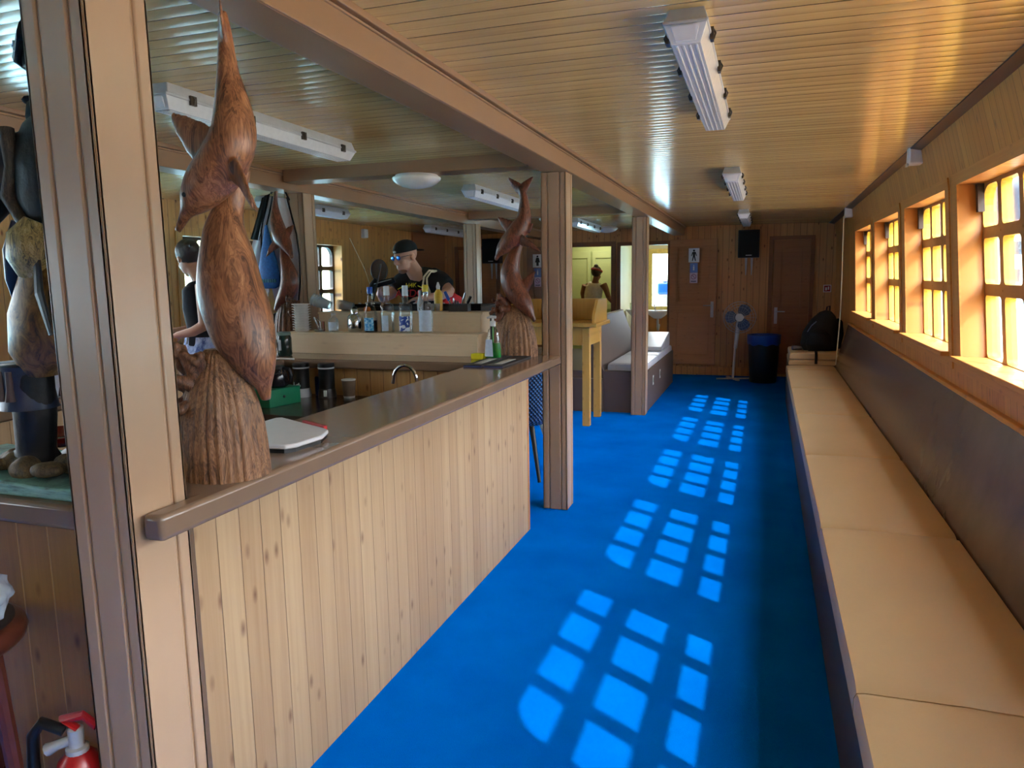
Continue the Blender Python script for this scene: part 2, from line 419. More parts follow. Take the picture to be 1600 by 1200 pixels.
# left wall with its windows
def xl(z): return -5.27 + .03*z
def WL(y, z, d): return V((xl(z)-d, y, z))
FARL = [8.42 - 1.565*i for i in range(0, 8)][::-1]
ys = [Y0]
for f_ in FARL:
    ys += [f_-1.2, f_]
ys += [10.45, 11.8]
zs = [0, 1.11, 1.98, 2.46]
nL = len(ys)
struct(MB().grid(ys[:-1], zs, lambda i, j: not (i % 2 == 1 and j == 1 and i < 2*len(FARL)), WL, 0, .17).build('wall_left', PINE_WALLL, loc=(-5.2, 0, 0)))
struct(MB().grid([10.45, 11.8], [0, 2.46], lambda i, j: True, lambda y, z, d: V((xl(z)+.03-d, y, z)), 0, .2).build('wall_left_stained', DOORD, loc=(-5.2, 11, 0)))
for i, f_ in enumerate(FARL):
    n_ = f_-1.2
    w = bpy.data.objects.new('window_%d' % (i+10), None); COL.objects.link(w); w.location = WL((n_+f_)/2, 1.11, 0); struct(w)
    MB().grid([n_-.08, n_, f_, f_+.08], [1.03, 1.11, 1.98, 2.06], lambda a, b: not (a == 1 and b == 1), WL, -.02, .001).build('casing', PINE_WALLL, w)
    grille([n_+.3*q for q in range(5)], [1.10, 1.40, 1.69, 1.98], WL, .105, .15, .05, .13, None).build('frame', [DARKFR, DARKFR], w)
    MB().grid([n_, f_], [1.11, 1.98], lambda a, b: True, WL, .126, .129).build('pane', PANE, w)

# back wall with two doorways into the washrooms
BX = [-5.5, -5.0, -4.62, -3.0, -2.30, -2.19, -1.44, .10, .58, 1.3]
bw = MB().grid([-5.5, -3.0, -2.30, -2.19, -1.44, 1.3], [0, .14, 2.0, 2.5],
               lambda i, j: not ((i in (1, 3)) and j == 1), lambda x, z, d: V((x, Y1+d, z)), 0, .10)
struct(bw.build('wall_back', PINE_BACK, loc=(0, Y1, 0)))
def doorframe(name, x0, x1, z1, mat, w=.07):
    o = MB().grid([x0-w, x0, x1, x1+w], [.0 if z1 > 3 else .02, z1, z1+w], lambda a, b: not (a == 1 and b == 0), lambda x, z, d: V((x, Y1+d, z)), -.025, .001).build(name, mat, loc=((x0+x1)/2, Y1, 0))
    return struct(o)
FRAMEW = planks('dark_door_frame_wood', 'z', 'x', .9, (120, 76, 46), (140, 92, 56), (120, 76, 46), .4, .2, seamw=.001)
doorframe('trim_1', -3.0, -2.32, 2.0, FRAMEW); doorframe('trim_2', -2.17, -1.44, 2.0, FRAMEW, .055)
doorframe('trim_3', .085, .60, 2.02, FRAMEW, .055); doorframe('trim_4', -4.93, -4.25, 2.0, FRAMEW, .06)
struct(MB().box(-1.38, .05, Y1-.03, Y1, 0, .13).build('baseboard_back', PINE_BACK))

def door(name, w, h, mat, handle_side=1):
    """leaf in local coords: hinge at x=0, width w along +x, faces -y"""
    o = bpy.data.objects.new(name, None); COL.objects.link(o); struct(o)
    m = MB()
    xs = [0, .1, w-.1, w]; zz = [0, .14, h*.42, h*.5, h-.11, h]
    m.grid(xs, zz, lambda i, j: not (i == 1 and j in (1, 3)), lambda x, z, d: V((x, d, z)), 0, .035)
    m.box(.09, w-.09, .02, .03, .13, h*.43); m.box(.09, w-.09, .02, .03, h*.49, h-.1)
    for (za, zb) in ((.14, h*.42), (h*.5, h-.11)):
        for x0, x1, z0, z1 in ((.1, w-.1, za, za+.018), (.1, w-.1, zb-.018, zb), (.1, .118, za, zb), (w-.118, w-.1, za, zb)):
            m.box(x0, x1, .004, .016, z0, z1)
    m.build('leaf', mat, o, bevel=.003)
    hx = w-.055 if handle_side > 0 else .055
    hd = MB().box(hx-.022, hx+.022, -.006, .001, h*.45-.13, h*.45+.11)
    hd.cyl((hx, 0, h*.45+.05), (hx, -.045, h*.45+.05), .009)
    hd.tube([(hx, -.045, h*.45+.05), (hx-handle_side*.03, -.05, h*.45+.052), (hx-handle_side*.125, -.046, h*.45+.05)], .009)
    hd.cyl((hx, -.004, h*.45-.07), (hx, -.012, h*.45-.07), .011)
    hd.build('door_handle', SILVER, o, smooth=40)
    return o
d1 = door('door_1', .70, 1.90, DOORM); d1.location = (-1.405, Y1-.045, .165); d1.rotation_euler = (0, 0, math.radians(-3.5))
d2 = door('door_2', .50, 1.97, DOORD, -1); d2.location = (.095, Y1-.022, .04)
d3 = door('door_3', .66, 1.88, DOORD); d3.location = (-3.70, Y1-.06, .14); d3.rotation_euler = (0, 0, math.radians(-3))
d4 = door('door_4', .66, 1.96, DOORM); d4.location = (-4.92, Y1-.022, .03)

# washrooms behind
PALEG = plain('pale_green_wall', (196, 204, 150), .6, var=.04, scale=2)
PALEW = plain('pale_cream_wall', (214, 210, 176), .6, var=.04, scale=2)
WROOM = planks('washroom_wood_dado', 'x', 'z', .1, (172, 112, 50), (190, 130, 64), (140, 86, 40), .4, .4)
struct(MB().box(-3.6, -2.2, 13.0, 13.1, 0, 2.45).build('wall_washroom_rear', PALEG))
struct(MB().box(-3.7, -3.6, 11.75, 13.1, 0, 2.45).build('wall_washroom_left', PALEG))
struct(MB().box(-2.26, -2.2, 11.75, 13.0, 0, 2.45).build('wall_washroom_middle', PALEW))
struct(MB().grid([-2.2, -1.87, -1.2, -.95], [.0, .95, 1.0, 1.9, 2.45], lambda i, j: not (i == 1 and j == 2), lambda x, z, d: V((x, 13.0+d, z)), 0, .1).build('wall_washroom_window', PALEW, loc=(-1.6, 13, 0)))
struct(MB().box(-1.0, -.95, 11.75, 13.0, 0, 2.45).build('wall_washroom_right', PALEW))
struct(MB().box(-2.2, -1.0, 12.96, 12.999, .0, .93).build('trim_washroom_dado', WROOM))
w = bpy.data.objects.new('window_20', None); COL.objects.link(w); w.location = (-1.53, 13, 1); struct(w)
MB().grid([-1.95, -1.87, -1.2, -1.12], [.93, 1.0, 1.9, 1.98], lambda a, b: not (a == 1 and b == 1), lambda x, z, d: V((x, 13.0+d, z)), -.03, .0).build('frame', plain('yellow_cream_paint', (214, 192, 110), .5), w)
MB().box(-1.87, -1.2, 13.05, 13.054, 1.0, 1.9).build('pane', PANE, w)
for nm, x in (('door_5', -3.15), ('door_6', -2.72)):
    o = MB(); o.grid([x-.2, x-.14, x+.14, x+.2], [.1, .25, .95, 1.05, 1.85, 1.97], lambda i, j: not (i == 1 and j in (1, 3)), lambda a, z, d: V((a, 12.98+d, z)), -.03, .015)
    o.box(x-.15, x+.15, 12.975, 12.99, .2, 1.9); o = struct(o.build(nm, PALEG, bevel=.003))

# ------------------------------------------------------------------ posts and beams
def post(x0, x1, y0, y1, z1, label):
    g = .007; w = x1-x0; a = .24*w; b = .22*w; h = .009
    m = MB(); m.box(x0+g, x1-g, y0+g, y1-g, 0, z1)
    for u0, u1 in ((0, a), (a+h, w-b-h), (w-b, w)):
        m.box(x0+u0, x0+u1, y0, y0+.012, 0, z1); m.box(x0+u0, x0+u1, y1-.012, y1, 0, z1)
    for v0, v1 in ((0, w-b-h), (w-b, w)):
        for xx in (x0, x1-.012): m.box(xx, xx+.012, y0+v0, min(y0+v1, y1), 0, z1)
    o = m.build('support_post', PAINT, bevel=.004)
    return tag(o, label, 'post', 'brown painted support posts')
post(-1.475, -1.305, 1.20, 1.37, zc(1.3)-.13, 'large brown painted post at the near corner of the bar')
post(-1.373, -1.207, 4.60, 4.765, zc(4.7)-.13, 'brown post at the far end of the bar counter, beside the aisle')
post(-1.385, -1.225, 8.08, 8.24, zc(8.1)-.13, 'brown post rising from the corner of the taupe bench')
post(-3.46, -3.30, 4.84, 5.0, zc(4.7)-.13, 'brown post behind the hanging white jacket')
post(-3.355, -3.195, 8.08, 8.24, zc(8.1)-.13, 'brown post to the right of the man in the black cap')
def beam(x0, x1, y0, y1, h, label, mold=True):
    m = MB()
    def seg(xa, xb, ya, yb, top, bot):
        m.hexa([(xa, ya, zc(ya)-bot), (xb, ya, zc(ya)-bot), (xb, yb, zc(yb)-bot), (xa, yb, zc(yb)-bot),
                (xa, ya, zc(ya)-top), (xb, ya, zc(ya)-top), (xb, yb, zc(yb)-top), (xa, yb, zc(yb)-top)])
    seg(x0+.006, x1-.006, y0, y1, -.01, h)
    if mold:
        for xa, xb in ((x0, x0+.03), (x1-.03, x1)): seg(xa, xb, y0, y1, .03, h-.001)
        seg(x1-.01, x1+.02, y0, y1, -.01, .022); seg(x0-.02, x0+.01, y0, y1, -.01, .022)
        seg(x1-.005, x1+.008, y0, y1, .028, .036)
    o = m.build('ceiling_beam', PAINT_SHADED, bevel=.003)
    return tag(o, label, 'beam', 'brown painted ceiling beams')
beam(-1.36, -1.19, Y0, 11.62, .13, 'long brown ceiling beam between the aisle and the bar')
beam(-3.47, -3.30, Y0, 11.62, .13, 'long brown ceiling beam on the far left side of the bar')
beam(-3.28, -1.38, 4.58, 4.76, .085, 'brown cross beam over the far end of the bar, carrying a round lamp', False)
beam(-3.28, -1.38, 8.06, 8.24, .085, 'brown cross beam beyond the man, between the two rear posts', False)

# ------------------------------------------------------------------ bar
bar = thing('bar_counter', 'square bar with glossy brown countertop and pine board front', 'bar counter', (-2.3, 2.9, 0))
ZT = 1.04
cells = [(-3.36, -3.0), (-3.0, -1.64), (-1.64, -1.485), (-1.485, -1.378), (-1.378, -1.295), (-1.295, -1.24)]
cx = [-3.56, -3.465, -3.36, -3.295, -3.0, -1.64, -1.485, -1.378, -1.295, -1.24]
cy = [1.22, 1.378, 1.62, 4.08, 4.592, 4.775, 4.835, 5.005, 5.12]
def in_top(i, j):
    x = (cx[i]+cx[i+1])/2; y = (cy[j]+cy[j+1])/2
    if -3.0 < x < -1.64 and 1.62 < y < 4.08: return False
    if -3.465 < x < -3.295 and 4.835 < y < 5.005: return False
    if x < -3.36 and y < 4.08: return False
    if x > -1.485 and x < -1.295 and y < 1.378: return False
    if x > -1.378 and y > 4.592: return False
    return True
MB().grid(cx, cy, in_top, lambda x, y, d: V((x, y, d)), .98, ZT).build('countertop', TOPM, bar, bevel=.012, seg=3)
MB().box(-1.365, -1.335, 1.41, 4.15, 0, .98).build('front_panel', PINE_BAR, bar)
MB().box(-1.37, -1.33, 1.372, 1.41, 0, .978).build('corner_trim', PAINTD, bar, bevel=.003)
MB().box(-1.37, -1.332, 4.15, 4.175, 0, .978).build('corner_trim', DOORM, bar, bevel=.003)
MB().box(-3.33, -1.49, 1.285, 1.315, 0, .98).build('side_panel', PINE_NEAR, bar)
MB().box(-3.33, -3.30, 1.315, 5.06, 0, .98).build('left_panel', PINE_BAR, bar)
MB().box(-3.30, -1.78, 5.03, 5.06, 0, .98).build('rear_panel', PINE_BAR_IN, bar)
MB().box(-1.81, -1.78, 4.18, 5.03, 0, .98).build('end_panel', PINE_BAR, bar)
MB().box(-2.98, -1.66, 4.15, 4.18, 0, .98).build('inner_panel', PINE_BAR_IN, bar)
MB().box(-3.03, -3.0, 1.65, 4.12, 0, .98).build('inner_panel', PINE_BAR, bar)
wt = tag(MB().box(-2.99, -1.70, 3.42, 4.145, .765, .80).box(-2.95, -1.75, 3.5, 4.14, 0.02, .765).build('back_worktop', plain('dark_wet_worktop', (66, 54, 46), .2, var=.1, scale=5), bevel=.004),
   'low dark worktop inside the bar, under the far counter', 'worktop')

# ------------------------------------------------------------------ long bench on the right
bench = thing('long_bench', 'long built-in bench with dark base under the right-hand windows', 'bench', (.55, 4, 0))
MB().box(.27, .955, Y0, 9.42, 0, .355).build('base_panel', BENCHP, bench)
m = MB()
m.hexa([(.795, Y0, .40), (.97, Y0, .40), (.97, 9.5, .40), (.795, 9.5, .40), (.935, Y0, .93), (.965, Y0, .93), (.965, 9.5, .93), (.935, 9.5, .93)])
br = thing('bench_backrest', 'glossy dark brown leaning backrest of the long bench, below the right-hand windows', 'bench backrest', (.9, 4, .4))  # backrest of the long bench, kept as its own object
m.build('panel', BACKREST, br, bevel=.004)
MB().hexa([(.925, Y0, .93), (.967, Y0, .93), (.967, 9.55, .93), (.925, 9.55, .93), (.93, Y0, .95), (.966, Y0, .95), (.966, 9.55, .95), (.93, 9.55, .95)]).build('ledge', CASE, br, bevel=.004)
st = MB().box(.266, .271, 1.70, 1.79, .2, .3).build('sticker', plain('pale_blue_sticker', (90, 140, 170), .5), bench)
MB().box(.265, .267, 1.715, 1.775, .215, .285).build('sticker_print', BENCHP, st)
def pad(y0, y1, label, x0=.26, x1=.80, z0=.36, z1=.44, mat=SEATM, grp='tan bench cushions'):
    m = MB(); nu = 9; us = [i/(nu-1) for i in range(nu)]
    L = []
    a = .02
    prof = [(0, z0+.004), (.0, z1-.018), (.012, z1-.004), (.05, z1), (.5, z1+.004), (.95, z1), (.988, z1-.004), (1, z1-.018), (1, z0+.004), (.98, z0), (.02, z0)]
    ks = [0, .008, .03, .12, .5, .88, .97, .992, 1]
    for t in ks:
        y = y0 + (y1-y0)*t
        drop = .014*max(0, 1-min(t, 1-t)/.02) if min(t, 1-t) < .02 else 0
        L.append([V((x0+(x1-x0)*u, y, z - (drop if z > z0+.02 else 0))) for u, z in prof])
    m.rings(L); o = m.build('bench_cushion', mat, smooth=50)
    return tag(o, label, 'cushion', grp)
seams = [-.74, .65, 2.04, 3.41, 4.80, 6.19, 7.58, 9.0]
names = ['tan cushion behind the nearest visible seam, cut by the photo bottom edge', 'tan cushion at the near end of the bench, bottom right corner', 'second tan cushion from the near end of the bench', 'third tan cushion from the near end of the bench',
         'fourth tan cushion from the near end of the bench', 'fifth tan cushion from the near end of the bench', 'last full tan cushion before the stacked pads, far end of bench']
for i in range(1, 7): pad(seams[i]+.003, seams[i+1]-.003, names[i])
pad(9.003, 9.42, 'short tan cushion against the stacked pads at the bench end')
eb = MB().box(.29, .955, 9.435, 10.35, 0, .44).build('bench_end_box', BENCHP, bevel=.004); tag(eb, 'dark box base closing the far end of the bench, under stacked pads', 'bench base')
pad(9.45, 10.33, 'lower tan pad of the stacked pair under the black backpack', .29, .91, .442, .50)
pad(9.47, 10.33, 'upper tan pad of the stacked pair, directly under the black backpack', .30, .91, .513, .585)
# ------------------------------------------------------------------ ceiling lights
def tube_light(x, y, label, group):
    z = zc(y) + .003; L = 1.46
    o = thing('tube_light', label, 'ceiling light', (x, y, z), group)
    def trap(w0, w1, za, zb, la, lb, m):
        m.hexa([(x-w1, y-lb/2, zb), (x+w1, y-lb/2, zb), (x+w1, y+lb/2, zb), (x-w1, y+lb/2, zb),
                (x-w0, y-la/2, za), (x+w0, y-la/2, za), (x+w0, y+la/2, za), (x-w0, y+la/2, za)]); return m
    m = trap(.052, .066, z, z-.045, L-.05, L-.02, MB()); trap(.068, .068, z-.044, z-.056, L, L, m)
    m.build('housing', GREYP, o, bevel=.004)
    d = trap(.064, .044, z-.056, z-.105, L-.01, L-.07, MB())
    for q in (-.03, -.01, .01, .03): d.box(x+q-.004, x+q+.004, y-L/2+.05, y+L/2-.05, z-.1075, z-.104)
    d.build('diffuser', DIFFUS, o, bevel=.008)
    for e in (-1, 1):
        MB().hexa([(x-.03, y+e*(L/2-.03)-.004, z-.098), (x+.03, y+e*(L/2-.03)-.004, z-.098), (x+.03, y+e*(L/2-.03)+.004, z-.098), (x-.03, y+e*(L/2-.03)+.004, z-.098),
                   (x-.042, y+e*(L/2-.005)-.004, z-.062), (x+.042, y+e*(L/2-.005)-.004, z-.062), (x+.042, y+e*(L/2-.005)+.004, z-.062), (x-.042, y+e*(L/2-.005)+.004, z-.062)]).build('end_cap', WHITEP, o)
    for sx in (-1, 1):
        for t in (-.40, -.14, .14, .40):
            c = MB(); xx = x + sx*.069
            c.box(xx-.005, xx+.006, y+t*L-.017, y+t*L+.017, z-.072, z-.034); c.tube([(xx+sx*.004, y+t*L, z-.07), (xx+sx*.011, y+t*L, z-.05), (xx+sx*.002, y+t*L, z-.034)], .003, 6)
            c.build('clip', CLIP, o)
    o.rotation_euler = (-.0098, 0, 0); return o
T = tube_light(-.255, 3.12, 'nearest strip light on the ceiling above the blue aisle', 'ceiling strip lights')
def tl(x, y, lab): return dup(T, (x, y, zc(y)+.003-.006*max(0, abs(x+2.18)-1)**2*.6), lab)
tl(-.26, 6.45, 'middle strip light on the ceiling above the aisle')
tl(-.27, 9.85, 'farthest small strip light above the aisle, over the wall speaker')
tl(-2.36, 3.2, 'big strip light above the bar, seen behind the large carved dolphin')
tl(-2.36, 6.55, 'strip light on the ceiling behind the tail of the middle dolphin carving')
tl(-2.36, 10.1, 'strip light on the ceiling far back, between the two rear right posts')
tl(-4.36, 3.2, 'strip light at the far left edge, beyond the large post')
tl(-4.36, 6.45, 'strip light in the left aisle, right of the jacket post')
tl(-4.42, 10.1, 'strip light in the left aisle above the man in the cap')
def dome(x, y, z, label, r=.165):
    o = thing('dome_light', label, 'ceiling light', (x, y, z), 'round dome lights')
    MB().lathe((x, y, z), [(r*.86, 0), (r*.9, -.018), (r*.86, -.022)], 32).build('base_ring', WHITEP, o, smooth=40)
    MB().lathe((x, y, z), [(r*.985, -.016), (r, -.024), (r*.97, -.036), (r*.82, -.058), (r*.6, -.075), (r*.35, -.085), (r*.1, -.09)], 36).build('shade', OPAL, o, smooth=50)
    return o
dome(-2.27, 4.67, zc(4.67)-.084, 'white dome lamp under the cross beam above the bar')
dome(-2.28, 8.15, zc(8.15)-.084, 'white dome lamp half hidden behind the post by the middle dolphin')
dome(-2.28, 11.1, zc(11.1)+.002, 'farthest white dome lamp near the rear wall')

# ------------------------------------------------------------------ carved dolphins
def fin(m, pts, chord, thick, up):
    n = len(pts); rad = []
    for i in range(n):
        t = i/(n-1); rad.append((chord*(1-.85*t**1.3), max(.25, 1-t*.8)*thick))
    m.tube(pts, rad, 12, up=up)
def body(m, axis, rad, n=20):
    """smooth interpolation through axis points"""
    P = [V(p) for p in axis]; out = []; rr = []
    def cr(a, b, c, d, t): return .5*((2*b)+(-a+c)*t+(2*a-5*b+4*c-d)*t*t+(-a+3*b-3*c+d)*t**3)
    k = len(P)
    for i in range(k-1):
        for s in range(4):
            t = s/4; a = P[max(i-1, 0)]; b = P[i]; c = P[i+1]; d = P[min(i+2, k-1)]
            out.append(cr(a, b, c, d, t)); ra = [rad[max(i-1, 0)], rad[i], rad[i+1], rad[min(i+2, k-1)]]
            rr.append(max(.006, cr(*ra, t)))
    out.append(P[-1]); rr.append(rad[-1])
    m.tube(out, rr, n, up=(0, 1, 0))
def stump(m, c, z0, prof, ry=.85, ridges=20, amp=.035, n=120, lean=0):
    R = []; rnd = random.Random(int(c[0]*100)); ph = [rnd.uniform(-.5, .5) for _ in range(ridges+1)]
    for q, (r, z) in enumerate(prof):
        ring = []
        for i in range(n):
            a = 2*math.pi*i/n; s = a/(2*math.pi)*ridges
            g = abs(math.sin(math.pi*s + .4*math.sin(3*a)))**.6
            h = 1 - amp + amp*1.6*g*(1 + .5*ph[int(s) % ridges])
            ring.append(V((c[0] + lean*(z-z0) + r*h*math.cos(a), c[1] + r*ry*h*math.sin(a), z)))
        R.append(ring)
    m.rings(R)
def knobs(m, c, spots, base, s):
    rnd = random.Random(5)
    for (x, y, z) in spots:
        p0 = V(base); p1 = V((x, y, z)); mid = (p0+p1)/2 + V((0, rnd.uniform(-.5, .5)*s, rnd.uniform(-.5, .6)*s))
        m.tube([p0, mid, p1], [s*1.1, s*.8, s*.62], 10)
        for _ in range(6): m.ball(p1 + V((rnd.uniform(-1, 1), rnd.uniform(-1, 1), rnd.uniform(-1, 1)))*s*.7, s*rnd.uniform(.35, .6), 8)

# large one beside the big post
g = thing('dolphin_carving', 'large wooden carving of two entwined dolphins on the near bar corner', 'wood carving', (-1.352, 1.565, 1.04), 'carved wooden dolphin groups')
y = 1.575
m = MB(); body(m, [(-1.297, y+.03, 2.215), (-1.294, y+.03, 2.19), (-1.288, y+.025, 2.14), (-1.283, y+.02, 2.06), (-1.268, y+.01, 1.97), (-1.266, y, 1.90), (-1.300, y-.005, 1.840), (-1.345, y-.01, 1.795), (-1.385, y-.015, 1.753), (-1.408, y-.02, 1.725), (-1.425, y-.022, 1.700), (-1.438, y-.025, 1.678)],
     [.010, .014, .019, .028, .047, .057, .061, .058, .040, .018, .012, .009])
fin(m, [(-1.318, y-.02, 1.868), (-1.372, y-.015, 1.912), (-1.414, y-.01, 1.945), (-1.446, y-.005, 1.972)], .056, .017, (0, 1, 0))
fin(m, [(-1.245, y-.035, 1.825), (-1.205, y-.05, 1.785), (-1.176, y-.055, 1.72)], .036, .012, (.3, .9, .2))
fin(m, [(-1.31, y+.05, 1.80), (-1.30, y+.09, 1.77), (-1.29, y+.11, 1.73)], .032, .012, (.3, .8, .3))
for sgn in (-1, 1): fin(m, [(-1.293, y+.03, 2.15), (-1.296-sgn*.03, y+.03+sgn*.042, 2.18), (-1.299-sgn*.058, y+.03+sgn*.075, 2.21)], .034, .010, (.77, .63, 0))
m.build('upper_dolphin', WOODD, g, remesh=.006, sm=4)
m = MB()
for sy in (-1, 1): MB().ball((-1.378, y-.016+sy*.042, 1.765), .006, 8).build('eye', BLACK, g, smooth=60)
y = 1.60
m = MB(); body(m, [(-1.285, y+.03, 1.84), (-1.303, y+.02, 1.79), (-1.322, y+.012, 1.735), (-1.330, y, 1.68), (-1.330, y, 1.61), (-1.326, y, 1.53), (-1.308, y, 1.46), (-1.288, y, 1.395), (-1.268, y, 1.345), (-1.256, y+.004, 1.308), (-1.250, y+.01, 1.272), (-1.246, y+.012, 1.235)],
     [.022, .029, .037, .053, .071, .084, .086, .078, .062, .043, .022, .013])
fin(m, [(-1.335, y+.06, 1.52), (-1.35, y+.12, 1.49), (-1.36, y+.17, 1.44)], .05, .016, (.6, .6, .3))
m.build('lower_dolphin', WOODD, g, remesh=.006, sm=4)
m = MB(); stump(m, (-1.354, 1.565), 1.04, [(.118, 1.04), (.118, 1.06), (.114, 1.12), (.108, 1.18), (.098, 1.23), (.082, 1.28), (.062, 1.325), (.045, 1.36), (.03, 1.375)], .9, 34, .045)
m.build('stump_base', WOODS, g, smooth=60)
m = MB(); knobs(m, (-1.35, 1.56), [(-1.468, 1.52, 1.358), (-1.40, 1.49, 1.375), (-1.475, 1.50, 1.295), (-1.425, 1.47, 1.31), (-1.468, 1.50, 1.215), (-1.41, 1.465, 1.225), (-1.44, 1.53, 1.34), (-1.36, 1.50, 1.36)], (-1.37, 1.54, 1.26), .022)
m.build('coral_knobs', WOODK, g, remesh=.005, sm=2)

# middle one at the far end of the counter
g = thing('dolphin_carving', 'reddish wooden dolphin carving with tail fluke up, beside the far counter post', 'wood carving', (-1.525, 4.5, 1.04), 'carved wooden dolphin groups')
y = 4.5
m = MB(); body(m, [(-1.468, y, 2.10), (-1.452, y, 2.04), (-1.449, y, 1.97), (-1.457, y, 1.895), (-1.495, y-.01, 1.825), (-1.545, y-.02, 1.768), (-1.588, y-.03, 1.725), (-1.615, y-.035, 1.69), (-1.632, y-.04, 1.655)],
     [.02, .026, .037, .052, .062, .058, .042, .02, .012])
for sx in (-1, 1): fin(m, [(-1.467, y, 2.085), (-1.470+sx*.045, y, 2.125), (-1.470+sx*.083, y, 2.165)], .038, .010, (0, 1, 0))
fin(m, [(-1.53, y, 1.85), (-1.585, y, 1.89), (-1.628, y, 1.925)], .048, .014, (0, 1, 0))
fin(m, [(-1.43, y-.02, 1.83), (-1.40, y-.02, 1.86), (-1.378, y-.02, 1.89)], .03, .011, (0, 1, 0))
fin(m, [(-1.455, y-.05, 1.775), (-1.39, y-.06, 1.745), (-1.325, y-.06, 1.695)], .04, .013, (.2, .9, .3))
m.build('upper_dolphin', WOODR, g, remesh=.008, sm=3)
m = MB(); body(m, [(-1.47, y+.02, 1.80), (-1.50, y+.01, 1.735), (-1.532, y, 1.65), (-1.548, y, 1.56), (-1.525, y, 1.475), (-1.47, y-.01, 1.40), (-1.43, y-.015, 1.345), (-1.40, y-.02, 1.30), (-1.383, y-.02, 1.265)],
     [.022, .03, .05, .066, .069, .060, .042, .02, .012])
fin(m, [(-1.465, y, 1.47), (-1.42, y, 1.53), (-1.382, y, 1.585)], .045, .014, (0, 1, 0))
fin(m, [(-1.56, y, 1.40), (-1.61, y-.02, 1.37), (-1.65, y-.03, 1.35)], .035, .013, (0, 1, 0))
m.build('lower_dolphin', WOODR, g, remesh=.008, sm=3)
m = MB(); stump(m, (-1.525, 4.5), 1.04, [(.142, 1.04), (.142, 1.09), (.134, 1.16), (.118, 1.23), (.092, 1.29), (.06, 1.34), (.03, 1.37)], .62, 26, .07)
m.build('stump_base', WOODS, g, smooth=60)
m = MB(); knobs(m, (0, 0), [(-1.64, 4.47, 1.385), (-1.60, 4.46, 1.42), (-1.655, 4.48, 1.33), (-1.58, 4.44, 1.35), (-1.62, 4.46, 1.29)], (-1.55, 4.5, 1.33), .026)
m.build('coral_knobs', WOODR, g, remesh=.007, sm=2)

# small one by the jacket
g = thing('dolphin_carving', 'small wooden dolphin carving in front of the hanging white jacket', 'wood carving', (-3.185, 4.4, 1.04), 'carved wooden dolphin groups')
y = 4.4
m = MB(); body(m, [(-3.215, y, 2.19), (-3.232, y, 2.10), (-3.236, y, 2.02), (-3.226, y, 1.93), (-3.196, y-.01, 1.85), (-3.15, y-.02, 1.785), (-3.115, y-.03, 1.735), (-3.09, y-.035, 1.69)],
     [.012, .018, .034, .050, .058, .046, .026, .012])
fin(m, [(-3.16, y, 1.86), (-3.12, y, 1.895), (-3.085, y, 1.925)], .038, .013, (0, 1, 0))
fin(m, [(-3.22, y-.04, 1.79), (-3.265, y-.05, 1.75), (-3.305, y-.05, 1.70)], .035, .012, (.2, .9, .3))
m.build('upper_dolphin', WOODR, g, remesh=.008, sm=3)
m = MB(); body(m, [(-3.195, y+.01, 1.77), (-3.185, y+.005, 1.70), (-3.155, y, 1.60), (-3.15, y, 1.52), (-3.18, y, 1.44), (-3.23, y-.01, 1.37), (-3.27, y-.02, 1.315)],
     [.022, .034, .056, .066, .062, .042, .016])
m.build('lower_dolphin', WOODR, g, remesh=.008, sm=3)
m = MB(); stump(m, (-3.185, 4.4), 1.04, [(.115, 1.04), (.11, 1.12), (.10, 1.2), (.085, 1.28), (.06, 1.35), (.03, 1.40)], .75, 16, .07)
m.build('stump_base', WOODK, g, smooth=60)
m = MB(); knobs(m, (0, 0), [(-3.085, 4.37, 1.37), (-3.13, 4.36, 1.40), (-3.06, 4.38, 1.31), (-3.1, 4.34, 1.30)], (-3.16, 4.4, 1.30), .026)
m.build('coral_knobs', WOODK, g, remesh=.007, sm=2)

g.location = (-3.392, 4.70, 1.04); g.scale = (1.03, 1.03, 1.03)
# hanging jacket and blue bag
j = thing('hanging_jacket', 'white jacket with black edges hanging in front of the left post', 'jacket', (-3.35, 4.55, 1.27))
def sheet(m, L, R, n=14, y0=4.53, wave=.02, th=.012, k=3, sh=0):
    rows = []
    for i in range(len(L)):
        a, b = L[i], R[i]; row = []
        for q in range(n+1):
            t = q/n; row.append(V((a[0]+(b[0]-a[0])*t, y0 + wave*math.sin(t*math.pi*k+sh+i*.3), a[1]+(b[1]-a[1])*t)))
        rows.append(row + [p + V((0, th, 0)) for p in reversed(row)])
    m.rings(rows)
CLOTH = plain('white_cloth', (214, 214, 218), .85, var=.05, scale=10, bump=.3, bscale=14)
m = MB(); sheet(m, [(-3.40, 2.17), (-3.50, 1.93), (-3.585, 1.73), (-3.585, 1.50), (-3.53, 1.265)], [(-3.33, 2.18), (-3.36, 1.95), (-3.40, 1.73), (-3.40, 1.48), (-3.44, 1.40)], wave=.018)
m.build('left_panel', CLOTH, j, smooth=60)
m = MB(); sheet(m, [(-3.33, 2.18), (-3.36, 1.95), (-3.40, 1.73), (-3.40, 1.50), (-3.36, 1.32)], [(-3.215, 2.16), (-3.15, 1.90), (-3.135, 1.75), (-3.14, 1.55), (-3.165, 1.40)], y0=4.545, wave=.014)
m.build('right_panel', CLOTH, j, smooth=60)
m = MB(); sheet(m, [(-3.405, 2.175), (-3.47, 2.02), (-3.535, 1.875)], [(-3.34, 2.20), (-3.40, 2.02), (-3.455, 1.86)], y0=4.512, wave=.006); m.build('black_collar', BLACKM, j, smooth=60)
